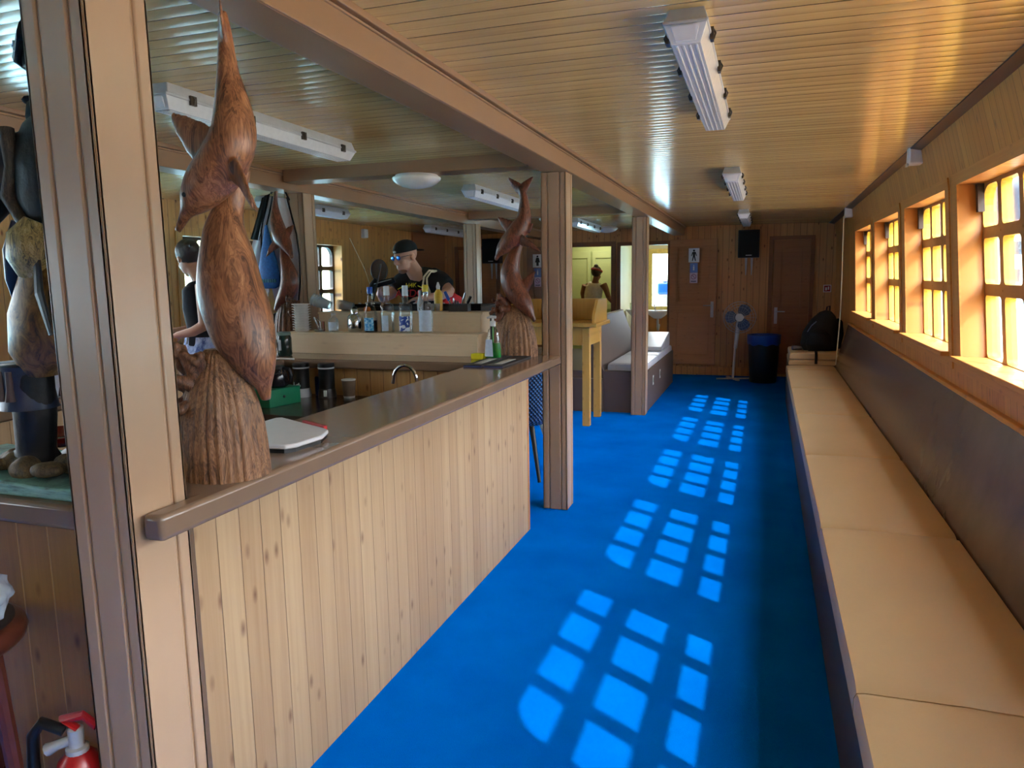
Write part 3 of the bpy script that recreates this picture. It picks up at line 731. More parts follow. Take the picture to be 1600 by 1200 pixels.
for P in ([(-3.21, 4.545, 2.17), (-3.145, 4.545, 1.90), (-3.13, 4.545, 1.75), (-3.135, 4.545, 1.55), (-3.16, 4.545, 1.40)], [(-3.36, 4.515, 2.19), (-3.43, 4.51, 1.93), (-3.44, 4.51, 1.73), (-3.49, 4.51, 1.5), (-3.53, 4.52, 1.265)], [(-3.33, 4.52, 2.2), (-3.25, 4.53, 2.28), (-3.20, 4.56, 2.15)]):
    MB().tube(P, .007, 6).build('black_piping', BLACKM, j, smooth=60)
MB().box(-3.37, -3.28, 4.51, 4.55, 1.235, 1.315).build('pocket_flap', BLACKM, j, bevel=.004)
b = MB(); R = []
for r, z in ((.012, 1.96), (.03, 1.88), (.055, 1.78), (.085, 1.66), (.10, 1.56), (.095, 1.51), (.05, 1.49)):
    R.append([V((-3.375 + r*math.cos(2*math.pi*i/28)*(1+.06*math.sin(5*i)), 4.465 + .42*r*math.sin(2*math.pi*i/28), z)) for i in range(28)])
b.rings(R); bb = thing('blue_bag', 'blue mesh bag hanging over the white jacket', 'bag', (-3.375, 4.465, 1.49))
b.build('mesh_body', plain('blue_mesh', (18, 96, 170), .6, var=.25, scale=70, bump=.5), bb, smooth=60)
MB().tube([(-3.375, 4.465, 1.95), (-3.35, 4.48, 2.05), (-3.33, 4.5, 2.17)], .006, 6).build('drawstring', BLACKM, bb)
b = MB()
for i in range(9): b.box(-3.46+i*.02, -3.448+i*.02, 4.418, 4.428, 1.535, 1.56)
b.build('hem_band', plain('teal_stripe', (60, 130, 150), .6), bb)

j.location += V((-.17, .215, -.012)); bb.location += V((-.165, .245, 0))

# ------------------------------------------------------------------ things on the bar
rs = thing('bottle_riser', 'two-step pale plywood riser for bottles on the far counter', 'riser', (-2.5, 4.58, 1.04))
MB().box(-3.21, -1.745, 4.40, 4.575, 1.04, 1.172).build('lower_step', RISER, rs, bevel=.002)
MB().box(-3.215, -1.735, 4.395, 4.578, 1.172, 1.187).build('lower_shelf', RISER, rs, bevel=.002)
MB().box(-3.04, -1.79, 4.58, 4.755, 1.04, 1.305).build('upper_step', RISER, rs, bevel=.002)
MB().box(-3.045, -1.775, 4.576, 4.758, 1.305, 1.32).build('upper_shelf', RISER, rs, bevel=.002)
Z1, Z2 = 1.188, 1.321
cup = MB().lathe((-3.12, 4.485, Z1), [(.044, 0), (.052, .011), (.0535, .0145), (.065, .0155), (.065, .0185), (.059, .0185), (.046, .004)], 26).build('paper_bowl', plain('white_bowl', (224, 220, 214), .5), smooth=40, loc=(-3.12, 4.485, Z1))
NB = ['bottom white bowl of the stack on the riser', 'second white bowl from the bottom of the stack on the riser', 'third white bowl up in the stack on the riser', 'fourth white bowl up in the stack on the riser', 'fifth white bowl up in the stack on the riser', 'middle white bowl of the stack on the riser',
      'fifth white bowl from the top of the stack on the riser', 'fourth white bowl from the top of the stack', 'third white bowl from the top of the stack', 'second white bowl from the top of the stack', 'topmost white bowl of the stack on the riser']
tag(cup, NB[0], 'bowl', 'stacked white bowls')
for i in range(1, 11): dup(cup, (-3.12, 4.485, Z1+.0176*i), NB[i])

def bottle(x, y, z, prof, mats, label, cat='bottle', labelrange=None, labmat=None, cap=None, liquid=None, group=None, name='bottle', lw=1.0):
    o = thing(name, label, cat, (x, y, z), group)
    MB().lathe((x, y, z), prof, 28).build('body', mats, o, smooth=45)
    if liquid:
        r, h, lm = liquid; MB().lathe((x, y, z+.004), [(r*.9, 0), (r, .006), (r, h), (r*.5, h+.001)], 24).build('liquid', lm, o, smooth=45)
    if labelrange:
        r, a, b_ = labelrange; R = []
        n = 24; a0 = math.radians(215); a1 = math.radians(335)
        a0, a1 = (a0+a1)/2-(a1-a0)/2*lw, (a0+a1)/2+(a1-a0)/2*lw
        m = MB()
        ra = [[V((x+q*math.cos(a0+(a1-a0)*i/n), y+q*math.sin(a0+(a1-a0)*i/n), zz)) for q, zz in ((r, z+a), (r, z+b_), (r+.0012, z+b_), (r+.0012, z+a))] for i in range(n+1)]
        m.rings(ra); m.build('label', labmat, o, smooth=40)
    if cap:
        MB().lathe((x, y, z+cap[1]), [(cap[0], 0), (cap[0]*1.04, .004), (cap[0]*1.04, cap[2]-.004), (cap[0]*.92, cap[2])], 20).build('cap', cap[3], o, smooth=40)
    return o
LBLUE = N('light_blue_label'); k = LBLUE; k.l(k.ramp(k.noise(k.coord(), 60, 3), [(.45, srgb(30, 140, 210)), (.55, srgb(150, 205, 235))]), k.b.inputs['Base Color']); LBLUE = k.m
LMIX = N('blue_and_white_label'); k = LMIX; k.l(k.ramp(k.noise(k.coord(), 38, 2), [(.49, srgb(36, 70, 160)), (.51, srgb(225, 232, 245))]), k.b.inputs['Base Color']); LMIX = k.m
LWHITE = plain('white_label', (196, 212, 232), .5, var=.08, scale=60)
tall = [(.043, 0), (.046, .006), (.046, .165), (.043, .185), (.02, .205), (.0165, .225), (.0165, .285), (.018, .30)]
bottle(-2.56, 4.48, Z1, [(.043, 0), (.047, .006), (.047, .09), (.040, .14), (.022, .20), (.017, .23), (.017, .30)], CLEAR, 'clear bottle with blue cap and light blue label, left of the tall bottles', labelrange=(.0475, .012, .10), labmat=LBLUE, cap=(.019, .262, .045, BLUEP), liquid=(.042, .075, DARKLIQ), lw=.75)
bottle(-2.435, 4.485, Z1, tall, CLEAR, 'empty clear bottle with plain white neck, right of the blue-capped bottle', labelrange=(.0465, .01, .115), labmat=LWHITE, cap=(.0195, .25, .062, WHITEP), lw=.5, group='clear bottles on the riser')
bottle(-2.295, 4.485, Z1, tall, CLEAR, 'clear bottle with blue and white patterned label on the riser', labelrange=(.0465, .01, .11), labmat=LMIX, cap=(.0195, .245, .07, plain('pale_blue_seal', (206, 220, 236), .4)), lw=.9, group='clear bottles on the riser')
bottle(-2.145, 4.485, Z1, tall, CLEAR, 'clear bottle with pale label and yellow neck band, rightmost on the riser', labelrange=(.0465, .01, .15), labmat=LWHITE, cap=(.0205, .272, .045, plain('yellow_cap', (230, 204, 60), .4)), lw=1.1, group='clear bottles on the riser')
bottle(-2.86, 4.485, Z1, [(.033, 0), (.035, .005), (.035, .07), (.030, .088), (.014, .10), (.0135, .118)], CLEARP, 'tiny clear bottle with white print beside the steel shaker', labelrange=(.0355, .01, .068), labmat=LWHITE, cap=(.016, .116, .016, WHITEP))
s = thing('cocktail_shaker', 'polished steel cocktail shaker on the lower riser step', 'shaker', (-2.69, 4.49, Z1))
MB().lathe((-2.69, 4.49, Z1), [(.044, 0), (.052, .01), (.055, .05), (.054, .085), (.046, .11), (.028, .125)], 28).build('cup', CHROME, s, smooth=45)
MB().lathe((-2.69, 4.49, Z1+.124), [(.026, 0), (.025, .028), (.021, .034)], 24).build('cap', CHROME, s, smooth=45)
MB().lathe((-2.69, 4.49, Z1+.157), [(.02, 0), (.02, .008), (.012, .016)], 20).build('stopper', BLACK, s, smooth=45)
t_ = thing('bar_tongs', 'steel tongs leaning in a small clear dish on the riser', 'tongs', (-3.0, 4.5, Z1))
MB().lathe((-2.985, 4.5, Z1), [(.035, 0), (.038, .006), (.04, .014), (.037, .014), (.034, .004)], 20).build('dish', CLEARP, t_, smooth=40)
MB().tube([(-2.985, 4.5, Z1+.006), (-3.015, 4.48, Z1+.095)], [(.007, .002)]*2, 8).build('arm', CHROME, t_); MB().tube([(-2.98, 4.5, Z1+.006), (-2.985, 4.5, Z1+.07), (-3.015, 4.48, Z1+.1)], [(.006, .002)]*3, 8).build('arm', CHROME, t_)
MB().box(-2.957, -2.945, 4.49, 4.505, Z1, Z1+.07).build('brown_stick', WOODR, t_)
# on the upper step
def cups(p0, p1, r, n, label, mat, grp):
    o = thing('plastic_cup_stack', label, 'plastic cups', ((p0[0]+p1[0])/2, p0[1], Z2), grp); P0, P1 = V(p0), V(p1); d = (P1-P0)
    for i in range(n):
        a = P0 + d*(i/n*.45); b_ = a + d*.55
        m = MB(); m.tube([a, b_, b_+d*.02], [r*.72, r*.97, r*1.06], 20, cap=False); m.tube([b_, a], [r*.94, r*.70], 20, cap=False); m.build('cup', mat, o, smooth=40)
    return o
cups((-2.98, 4.64, Z2+.042), (-3.13, 4.62, Z2+.095), .044, 3, 'stack of frosted plastic cups tipped on its side, left end of the riser', MILKP, None)
cups((-2.80, 4.66, Z2+.036), (-2.93, 4.64, Z2+.052), .036, 4, 'second tipped stack of clear plastic cups, right of the first', CLEARP, None)
o = MB().lathe((-2.77, 4.66, Z2), [(.04, 0), (.06, .008), (.07, .024), (.067, .024), (.056, .011), (.04, .006)], 26, sx=1, sy=.8).build('glass_ashtray', CLEARP, smooth=40); tag(o, 'shallow clear dish on the upper riser step', 'dish')
o = MB(); o.lathe((-2.69, 4.66, Z2), [(.02, 0), (.026, .008), (.026, .02), (.018, .03)], 14); o = o.build('orange_slice', plain('orange_peel', (224, 120, 40), .5, bump=.3), smooth=60); tag(o, 'small orange piece behind the blue-capped bottle', 'fruit')
sg = None
for i, (x, lab) in enumerate(((-2.235, 'left shot glass in front of the black case'), (-2.195, 'middle shot glass in front of the black case'), (-2.155, 'right shot glass, beside the yellow-banded bottle'))):
    if sg is None:
        sg = MB().lathe((x, 4.70, Z2), [(.014, 0), (.015, .004), (.018, .052), (.0165, .052), (.0135, .006)], 18).build('shot_glass', CLEARP, smooth=45, loc=(x, 4.7, Z2)); tag(sg, lab, 'glass', 'shot glasses')
    else: dup(sg, (x, 4.70, Z2), lab)
o = thing('oil_bottle', 'slim clear pourer bottle standing behind the bottle riser row', 'bottle', (-2.27, 4.66, Z2)); MB().lathe((-2.27, 4.66, Z2), [(.02, 0), (.022, .06), (.01, .10), (.008, .145)], 16).build('body', MILKP, o, smooth=45)
o = thing('yellow_squeeze_bottle', 'yellow squeeze bottle with white nozzle behind the rightmost riser bottle', 'bottle', (-2.16, 4.72, Z2)); MB().lathe((-2.16, 4.725, Z2), [(.028, 0), (.03, .01), (.03, .12), (.012, .15)], 18).build('body', plain('mustard_plastic', (226, 184, 60), .4), o, smooth=45); MB().lathe((-2.16, 4.725, Z2+.149), [(.012, 0), (.014, .02), (.005, .05)], 14).build('nozzle', WHITEP, o, smooth=45)
kn = thing('utensil_holder', 'low holder with bar knives and stirrers on the riser, right end', 'utensil holder', (-1.98, 4.68, Z2))
MB().grid([-2.05, -2.045, -1.915, -1.91], [4.645, 4.65, 4.705, 4.71], lambda i, j: not (i == 1 and j == 1), lambda x, y, d: V((x, y, d)), Z2, Z2+.05).build('tray', BLACK, kn)
def utensil(p0, p1, r, mat, label, name='bar_knife', cat='knife'):
    d = V(p1)-V(p0); o = thing(name, label, cat, p0)
    MB().tube([V(p0), V(p0)+d*.5], [(r*.7, .0015)]*2, 8).build('blade', CHROME, o); MB().tube([V(p0)+d*.5, V(p0)+d*.55, p1], [r*.8, r, r*.9], 8).build('handle', mat, o, smooth=50)
utensil((-2.03, 4.68, Z2+.012), (-2.085, 4.67, Z2+.135), .012, BLUEP, 'knife with blue handle leaning left in the utensil holder')
utensil((-1.945, 4.68, Z2+.012), (-1.895, 4.67, Z2+.10), .011, BLACK, 'knife with black handle leaning right in the utensil holder')
utensil((-1.975, 4.67, Z2+.012), (-1.93, 4.66, Z2+.125), .006, CHROME, 'thin steel stirrer leaning right in the utensil holder', 'bar_stirrer', 'stirrer')
for i, (dx, h) in enumerate(((-.02, .09), (-.005, .075), (.012, .07))):
    utensil((-2.0+dx, 4.675, Z2+.012), (-2.005+dx, 4.675, Z2+h), .006, (CHROME, BLACK, BLACK)[i], ('upright steel stirrer next to the blue knife handle', 'upright black stirrer, left one at the centre of the holder', 'upright black stirrer, right one at the centre of the holder')[i], 'bar_stirrer', 'stirrer')
mx = thing('mixing_desk', 'long black sound mixing case behind the bottle riser', 'mixer', (-2.43, 4.94, 1.04))
MB().box(-2.99, -1.87, 4.80, 5.09, 1.04, 1.352).build('case', BLACK, mx, bevel=.006)
MB().box(-2.99, -1.87, 4.792, 4.80, 1.355, 1.368).box(-2.99, -1.87, 4.80, 5.09, 1.352, 1.358).build('lid_edge', BLACKM, mx)
MB().box(-2.62, -2.42, 4.796, 4.80, 1.325, 1.352).build('screen', plain('grey_screen', (70, 84, 92), .2), mx)
for i in range(9): MB().lathe((-2.9+i*.115, 4.92, 1.358), [(.012, 0), (.011, .012), (.008, .014)], 12).build('knob', GREYP, mx, smooth=45)
# soap, sponge, bar mats
so_ = thing('soap_bottle', 'pump bottle of green dish soap at the end of the counter', 'bottle', (-1.60, 4.30, ZT))
sx_, sy_ = -1.60, 4.30
MB().lathe((sx_, sy_, ZT), [(.05, 0), (.054, .006), (.052, .06), (.042, .125), (.036, .165), (.030, .185), (.014, .20), (.014, .21)], 28, sy=.6).build('body', CLEAR, so_, smooth=45)
MB().lathe((sx_, sy_, ZT+.003), [(.048, 0), (.051, .006), (.049, .06), (.044, .10), (.03, .102)], 28, sy=.55).build('liquid', LIQG, so_, smooth=45)
MB().hexa([(sx_-.045, sy_-.036, ZT+.02), (sx_+.010, sy_-.036, ZT+.02), (sx_+.010, sy_-.033, ZT+.02), (sx_-.045, sy_-.033, ZT+.02), (sx_-.037, sy_-.032, ZT+.125), (sx_+.004, sy_-.032, ZT+.125), (sx_+.004, sy_-.029, ZT+.125), (sx_-.037, sy_-.029, ZT+.125)]).build('label', LWHITE, so_)
MB().cyl((sx_, sy_, ZT+.06), (sx_, sy_, ZT+.22), .004).build('dip_tube', plain('pale_green_tube', (120, 190, 110), .4), so_)
pm = MB().lathe((sx_, sy_, ZT+.207), [(.018, 0), (.018, .03), (.008, .034), (.007, .055)], 16); pm.tube([(sx_+.022, sy_, ZT+.262), (sx_-.012, sy_-.005, ZT+.265), (sx_-.035, sy_-.01, ZT+.258)], [.009, .009, .006], 8); pm.build('pump', WHITEP, so_, smooth=45)
o = MB().obox((-1.695, 4.29, ZT+.018), (.085, .06, .036), (0, 0, -.1)).build('sponge', YELP, bevel=.006); tag(o, 'yellow sponge left of the soap bottle', 'sponge')
RUB = plain('black_rubber', (24, 24, 30), .5, var=.2, scale=80, bump=.4); MATW = plain('white_mat_print', (176, 178, 170), .6, var=.2, scale=50)
def barmat(x0, x1, lab):
    o = thing('bar_mat', lab, 'bar mat', ((x0+x1)/2, 4.14, ZT))
    o_ = MB().box(x0, x1, 3.88, 4.42, ZT, ZT+.012).build('rubber_pad', RUB, o, bevel=.003)
    MB().box(x0+.035, x1-.035, 3.96, 4.22, ZT+.012, ZT+.0135).build('print_panel', MATW, o)
    MB().box(x0, x1, 3.877, 3.88, ZT+.002, ZT+.008).build('front_edge', plain('blue_edge', (60, 70, 120), .5), o)
    return o
barmat(-1.630, -1.515, 'left of two black bar mats with white strip on the counter'); barmat(-1.505, -1.390, 'right of two black bar mats with white strip on the counter')
# white tray on the counter near the big carving
tr = thing('serving_tray', 'white tray lying on the counter right of the large carving', 'tray', (-1.46, 1.95, ZT))
poly = [(-1.335, 1.80), (-1.315, 1.83), (-1.305, 1.95), (-1.335, 2.03), (-1.36, 2.05), (-1.62, 2.18), (-1.64, 2.165), (-1.64, 1.78), (-1.62, 1.765)]
MB().prism(poly, lambda x, y: (x, y, ZT+.012), lambda x, y: (x, y, ZT+.026)).build('white_board', WHITEP, tr, bevel=.004)
MB().prism([(x*.97-.045, y*.985+.028) for x, y in poly], lambda x, y: (x, y, ZT), lambda x, y: (x, y, ZT+.012)).build('dark_underside', BLACK, tr)
MB().hexa([(-1.50, 2.125, ZT+.012), (-1.37, 2.058, ZT+.012), (-1.365, 2.07, ZT+.012), (-1.495, 2.137, ZT+.012), (-1.50, 2.125, ZT+.03), (-1.37, 2.058, ZT+.03), (-1.365, 2.07, ZT+.03), (-1.495, 2.137, ZT+.03)]).build('red_strip', REDP, tr)
# on the low worktop
ZW = .80
def tumbler(x, y, base, lab, printed):
    o = thing('insulated_mug', lab, 'mug', (x, y, ZW), 'black insulated mugs')
    MB().lathe((x, y, ZW+.055), [(.050, 0), (.050, .14), (.052, .145), (.052, .162), (.047, .166), (.03, .166)], 30).build('body', BLACK, o, smooth=40)
    MB().lathe((x, y, ZW), [(.058, 0), (.059, .01), (.052, .056), (.03, .058)], 30).build('base', base, o, smooth=40)
    MB().lathe((x, y, ZW+.185), [(.0515, 0), (.0535, .002), (.0535, .008), (.0515, .01)], 30).build('rim_band', GREYP, o, smooth=40)
    if printed:
        M = face_M((x-.005, y-.0512, ZW+.085), (1, 0, 0), (0, 0, 1))
        for q, h in enumerate((.03, .012, .016, .02, .026, .014)):
            MB().box(x-.026+q*.009, x-.021+q*.009, y-.0525, y-.049, ZW+.07, ZW+.07+h).build('print_bar', PAPER, o)
    else: MB().box(x+.01, x+.03, y-.058, y-.05, ZW+.012, ZW+.05).build('price_sticker', PAPER, o)
tumbler(-2.83, 4.03, GREYP, 'black mug with white base on the low worktop, left of the pair', True)
tumbler(-2.655, 4.05, plain('dark_brown_base', (58, 50, 48), .3), 'all-dark mug with small sticker on the low worktop, right of the pair', False)
o = thing('drink_can', 'blue drink can between the two black mugs', 'can', (-2.745, 4.10, ZW)); MB().lathe((-2.745, 4.10, ZW), [(.024, 0), (.028, .006), (.028, .118), (.024, .125)], 22).build('body', plain('blue_can', (30, 50, 110), .3, .6), o, smooth=40); MB().lathe((-2.745, 4.10, ZW+.125), [(.024, 0), (.022, .002)], 22).build('lid', CHROME, o)
o = thing('paper_cup', 'brown paper coffee cup on the low worktop, right of the mugs', 'cup', (-2.50, 4.06, ZW))
MB().lathe((-2.50, 4.06, ZW), [(.034, 0), (.036, .012), (.044, .115), (.040, .115), (.034, .02)], 26).build('body', plain('brown_card', (112, 92, 76), .7), o, smooth=40); MB().lathe((-2.50, 4.06, ZW+.112), [(.044, 0), (.047, .004), (.045, .008), (.041, .006)], 26).build('rim', WHITEP, o, smooth=40); MB().lathe((-2.50, 4.06, ZW), [(.0345, 0), (.0372, .012), (.0365, .013)], 26).build('foot_band', WHITEP, o)
gb = thing('cash_box', 'green box on the low worktop beside the large carving', 'box', (-2.80, 3.74, ZW))
MB().hexa([(-2.93, 3.62, ZW), (-2.76, 3.60, ZW), (-2.71, 3.84, ZW), (-2.90, 3.86, ZW), (-2.93, 3.62, ZW+.105), (-2.76, 3.60, ZW+.105), (-2.71, 3.84, ZW+.105), (-2.90, 3.86, ZW+.105)]).build('box_body', GREENP, gb, bevel=.004)
MB().ball((-2.735, 3.71, ZW+.055), .009, 10).build('latch', BLACK, gb)
kt = thing('coffee_jug', 'black coffee jug standing on the green box', 'jug', (-2.83, 3.74, ZW+.107))
kx, ky, kz = -2.80, 3.74, ZW+.107
MB().lathe((kx, ky, kz), [(.05, 0), (.062, .01), (.064, .06), (.05, .105), (.045, .115)], 28).build('body', plain('dark_glass', (30, 30, 36), .1), kt, smooth=45)
MB().lathe((kx, ky, kz+.113), [(.047, 0), (.047, .012), (.03, .018)], 24).build('lid', BLACK, kt, smooth=45)
MB().tube([(kx+.045, ky, kz+.115), (kx+.085, ky+.005, kz+.11), (kx+.098, ky+.006, kz+.075), (kx+.092, ky+.006, kz+.035), (kx+.058, ky, kz+.02)], [.011, .012, .011, .010, .009], 10).build('handle', BLACK, kt, smooth=50)
o = MB(); o.tube([(-2.87, 4.02, 1.045), (-2.96, 3.99, 1.05), (-3.05, 3.90, ZT+.006), (-3.10, 3.80, ZT+.006)], .006, 8); o = o.build('white_cable', PAPER, smooth=60); tag(o, 'white cable running along the back counter edge', 'cable')
fa = thing('sink_tap', 'curved chrome tap rising behind the counter', 'tap', (-1.80, 3.62, .80))
P = [(-1.80, 3.62, .80), (-1.80, 3.62, .99)] + [(-1.872 + .072*math.cos(math.pi*i/10), 3.62, .99+.075*math.sin(math.pi*i/10)*1.15) for i in range(1, 11)] + [(-1.948, 3.62, .972)]
MB().tube(P, .0095, 10, up=(0, 1, 0)).build('spout', CHROME, fa, smooth=60); MB().lathe((-1.80, 3.62, .80), [(.026, 0), (.024, .02), (.014, .03)], 18).build('base', CHROME, fa, smooth=50)
MB().tube([(-1.80, 3.62, .85), (-1.80, 3.56, .87)], [.008, .006]).build('lever', CHROME, fa)
# jar, white packet at the left end of the riser
o = thing('glass_jar', 'dark glass jar with green tint left of the plywood riser', 'jar', (-3.255, 4.30, ZT))
MB().lathe((-3.10, 4.24, ZT), [(.045, 0), (.05, .008), (.05, .12), (.043, .14)], 24).build('body', plain('dark_green_glass', (28, 50, 46), .08), o, smooth=45); MB().lathe((-3.10, 4.24, ZT+.14), [(.046, 0), (.046, .018), (.04, .022)], 22).build('lid', plain('grey_green_lid', (120, 140, 134), .4), o, smooth=40); MB().box(-3.11, -3.09, 4.186, 4.192, ZT+.04, ZT+.11).build('label', GREYP, o)
o.location = (-3.10, 4.24, ZT)
for c in o.children: c.data.transform(Matrix.Translation((-.155, .06, 0)))
o = MB().box(-3.28, -3.19, 4.16, 4.22, ZT, ZT+.075).build('napkin_pack', PAPER, bevel=.004); tag(o, 'small white napkin pack beside the dark jar', 'napkins')
# ------------------------------------------------------------------ people
def frame(f, up=(0, 0, 1)):
    f = V(f).normalized(); s = f.cross(V(up)).normalized(); u = s.cross(f); return f, s, u
def head(m, c, f, up=(0, 0, 1), k=1.0):
    """skull, jaw, nose, ears, lips; c = centre of the head, f = facing"""
    c = V(c); f, s, u = frame(f, up); B = Matrix((s, f, u)).transposed()
    at = lambda a, b, d: c + s*(a*k) + f*(b*k) + u*(d*k)
    m.ball(at(0, -.010, .030), (.074*k, .095*k, .088*k), 20, M=B)
    m.ball(at(0, .030, -.045), (.056*k, .062*k, .070*k), 18, M=B)
    m.ball(at(0, .062, -.098), (.024*k, .022*k, .020*k), 12, M=B)
    m.ball(at(0, .074, .022), (.046*k, .022*k, .016*k), 12, M=B)
    for q in (-1, 1):
        m.ball(at(q*.034, .058, -.035), (.022*k, .026*k, .024*k), 12, M=B)
        m.ball(at(q*.074, -.012, -.008), (.010*k, .020*k, .032*k), 12, M=B)
        m.ball(at(q*.012, .098, -.038), (.010*k, .012*k, .009*k), 8, M=B)
    m.tube([at(0, .086, .018), at(0, .100, -.012), at(0, .112, -.036)], [.009*k, .011*k, .014*k], 10)
    m.ball(at(0, .088, -.066), (.022*k, .012*k, .0065*k), 10, M=B); m.ball(at(0, .085, -.078), (.019*k, .012*k, .007*k), 10, M=B)
    return at, B
def eyes(at, parent, k=1.0):
    for q in (-1, 1):
        m = MB(); m.ball(at(q*.031, .079, .001), .0105*k, 12); m.build('eye', plain('eye_white', (225, 220, 214), .3), parent, smooth=60)
def hand(m, wrist, dirn, palmn, k=1.0, curl=.5, side=1):
    """palm, four bent fingers, thumb from the side of the palm"""
    w = V(wrist); d = V(dirn).normalized(); n = V(palmn); n = (n - d*n.dot(d)).normalized(); s = d.cross(n)*side
    m.tube([w - d*.02*k, w + d*.03*k, w + d*.075*k, w + d*.088*k], [(.026*k, .018*k), (.036*k, .017*k), (.041*k, .014*k), (.036*k, .010*k)], 14, up=n)
    for i, (o, L) in enumerate(((-.030, .066), (-.010, .076), (.010, .072), (.029, .056))):
        p = w + d*.078*k + s*o*k; q = d; P = [p]
        for j, l in enumerate((.45, .3, .25)):
            a = curl*(.55+.35*j); q = (q*math.cos(a) + n*math.sin(a)).normalized(); P.append(P[-1] + q*L*l*k)
        m.tube(P, [.0092*k, .0088*k, .008*k, .0062*k], 8)
    p = w + d*.022*k - s*.03*k
    m.tube([p, p + (d*.5 - s*.8 + n*.25).normalized()*.035*k, p + (d*.8 - s*.75 + n*.55).normalized()*.062*k, p + (d - s*.55 + n*.8).normalized()*.085*k], [.013*k, .011*k, .0095*k, .007*k], 8)
def shoes(o, feet, mat):
    for (x, y, dx, dy) in feet:
        m = MB(); P = [V((x-dx*.07, y-dy*.07, .05)), V((x, y, .05)), V((x+dx*.08, y+dy*.08, .042)), V((x+dx*.17, y+dy*.17, .03)), V((x+dx*.19, y+dy*.19, .025))]
        m.tube(P, [(.03, .045), (.042, .05), (.046, .042), (.04, .03), (.02, .018)], 14, up=(0, 0, 1)); m.build('shoe', mat, o, smooth=60)

# the man in the black cap leaning over the mixing desk
mn = thing('person', 'man in black T-shirt, backward black cap and blue mirrored sunglasses leaning to a microphone', 'person', (-2.66, 5.75, 0))
hc = (-2.785, 5.475, 1.725); hf = (-.40, -.88, -.20)
m = MB(); at, B = head(m, hc, hf, (.02, .06, 1), 1.06)
m.tube([(-2.765, 5.505, 1.67), (-2.735, 5.53, 1.60), (-2.70, 5.57, 1.54)], [.060, .066, .085], 14)
m.tube([(-2.69, 5.60, 1.50), (-2.70, 5.68, 1.30), (-2.70, 5.80, 1.05), (-2.68, 5.86, .95)], [(.10, .06), (.14, .09), (.135, .09), (.15, .10)], 16)
# his left arm (right in the photo): hanging out, elbow bent, hand resting low
m.tube([(-2.555, 5.60, 1.53), (-2.49, 5.58, 1.485), (-2.42, 5.53, 1.435)], [.055, .048, .042], 12)
m.tube([(-2.42, 5.53, 1.435), (-2.47, 5.43, 1.405), (-2.56, 5.32, 1.395)], [.042, .036, .027], 12)
hand(m, (-2.56, 5.32, 1.395), (-.8, -.55, -.1), (0, -.2, -1), 1.0, .45, 1)
# his right arm reaching to the microphone stand
m.tube([(-2.85, 5.58, 1.52), (-2.92, 5.50, 1.44), (-2.965, 5.40, 1.39)], [.055, .048, .040], 12)
m.tube([(-2.965, 5.40, 1.39), (-2.945, 5.34, 1.415), (-2.925, 5.27, 1.43)], [.040, .034, .027], 12)
hand(m, (-2.925, 5.27, 1.43), (.35, -.5, .65), (.9, .3, -.1), .95, 1.0, -1)
m.build('body', SKIN, mn, remesh=.0065, sm=2)
m = MB()
m.tube([(-2.735, 5.55, 1.59), (-2.705, 5.58, 1.545), (-2.70, 5.61, 1.47), (-2.70, 5.66, 1.34), (-2.70, 5.75, 1.15), (-2.69, 5.84, .98)], [(.085, .07), (.175, .10), (.20, .115), (.19, .118), (.18, .122), (.19, .13)], 22, up=(0, -1, .3))
m.tube([(-2.62, 5.59, 1.555), (-2.53, 5.595, 1.525), (-2.465, 5.575, 1.48)], [.09, .08, .072], 16)
m.tube([(-2.80, 5.58, 1.55), (-2.875, 5.55, 1.51), (-2.92, 5.51, 1.46)], [.09, .08, .07], 16)
m.build('t_shirt', BLACKM, mn, remesh=.011, sm=6)
ts = [c for c in mn.children if c.name.startswith('t_shirt')][0]
# prints on the chest
MY = plain('yellow_print', (214, 206, 30), .6); MR = plain('red_print', (196, 40, 44), .6)
px = V((1, .05, .02)).normalized(); py = V((.0, .32, 1)).normalized()
Cc = V((-2.735, 5.452, 1.475))
text('H4K', .052, face_M(Cc + py*.018, px, py), MY, mn, 'yellow_lettering', .003)
text('ACDC', .088, face_M(Cc + py*-.052 + V((-.005, -.002, 0)), px, py), MR, mn, 'red_lettering', .003)
MB().tube([Cc + px*-.115 + py*-.012, Cc + px*-.085 + py*.004, Cc + px*-.09 + py*.0, Cc + px*-.06 + py*.014], .004, 6).build('yellow_flash', MY, mn)
MB().tube([Cc + px*.115 + py*-.012, Cc + px*.085 + py*.004, Cc + px*.09 + py*.0, Cc + px*.06 + py*.014], .004, 6).build('yellow_flash', MY, mn)
# cap worn backwards
f_, s_, u_ = frame(hf, (.02, .06, 1)); m = MB(); R = []
for a, r in ((0, 1.0), (18, .97), (36, .85), (54, .64), (70, .38), (84, .1)):
    z = .040 + .088*math.sin(math.radians(a)); ring = []
    for i in range(26):
        t = 2*math.pi*i/26; ring.append(at(.082*r*math.cos(t), -.010 + .104*r*math.sin(t), z))
    R.append(ring)
m.rings(R); m.prism([(-.055, -.095), (.055, -.095), (.062, -.135), (.035, -.168), (-.035, -.168), (-.062, -.135)], lambda a, b: at(a, b, .030 + (b+.1)*.25), lambda a, b: at(a, b, .038 + (b+.1)*.25))
m.build('cap', BLACKM, mn, smooth=60)
MB().ball(at(.0, .095, .052), (.02, .006, .008), 8, M=B).build('cap_badge', GREYP, mn)
MIRR = plain('blue_mirror_lens', (40, 120, 215), .15, .5, var=.02)
for q in (-1, 1):
    m = MB(); m.ball(at(q*.033, .096, .006), (.026, .007, .019), 14, M=B); m.build('sunglass_lens', MIRR, mn, smooth=60)
    MB().tube([at(q*.062, .088, .012), at(q*.078, .03, .012), at(q*.078, -.02, .008)], .0025, 6).build('sunglass_arm', BLACK, mn)
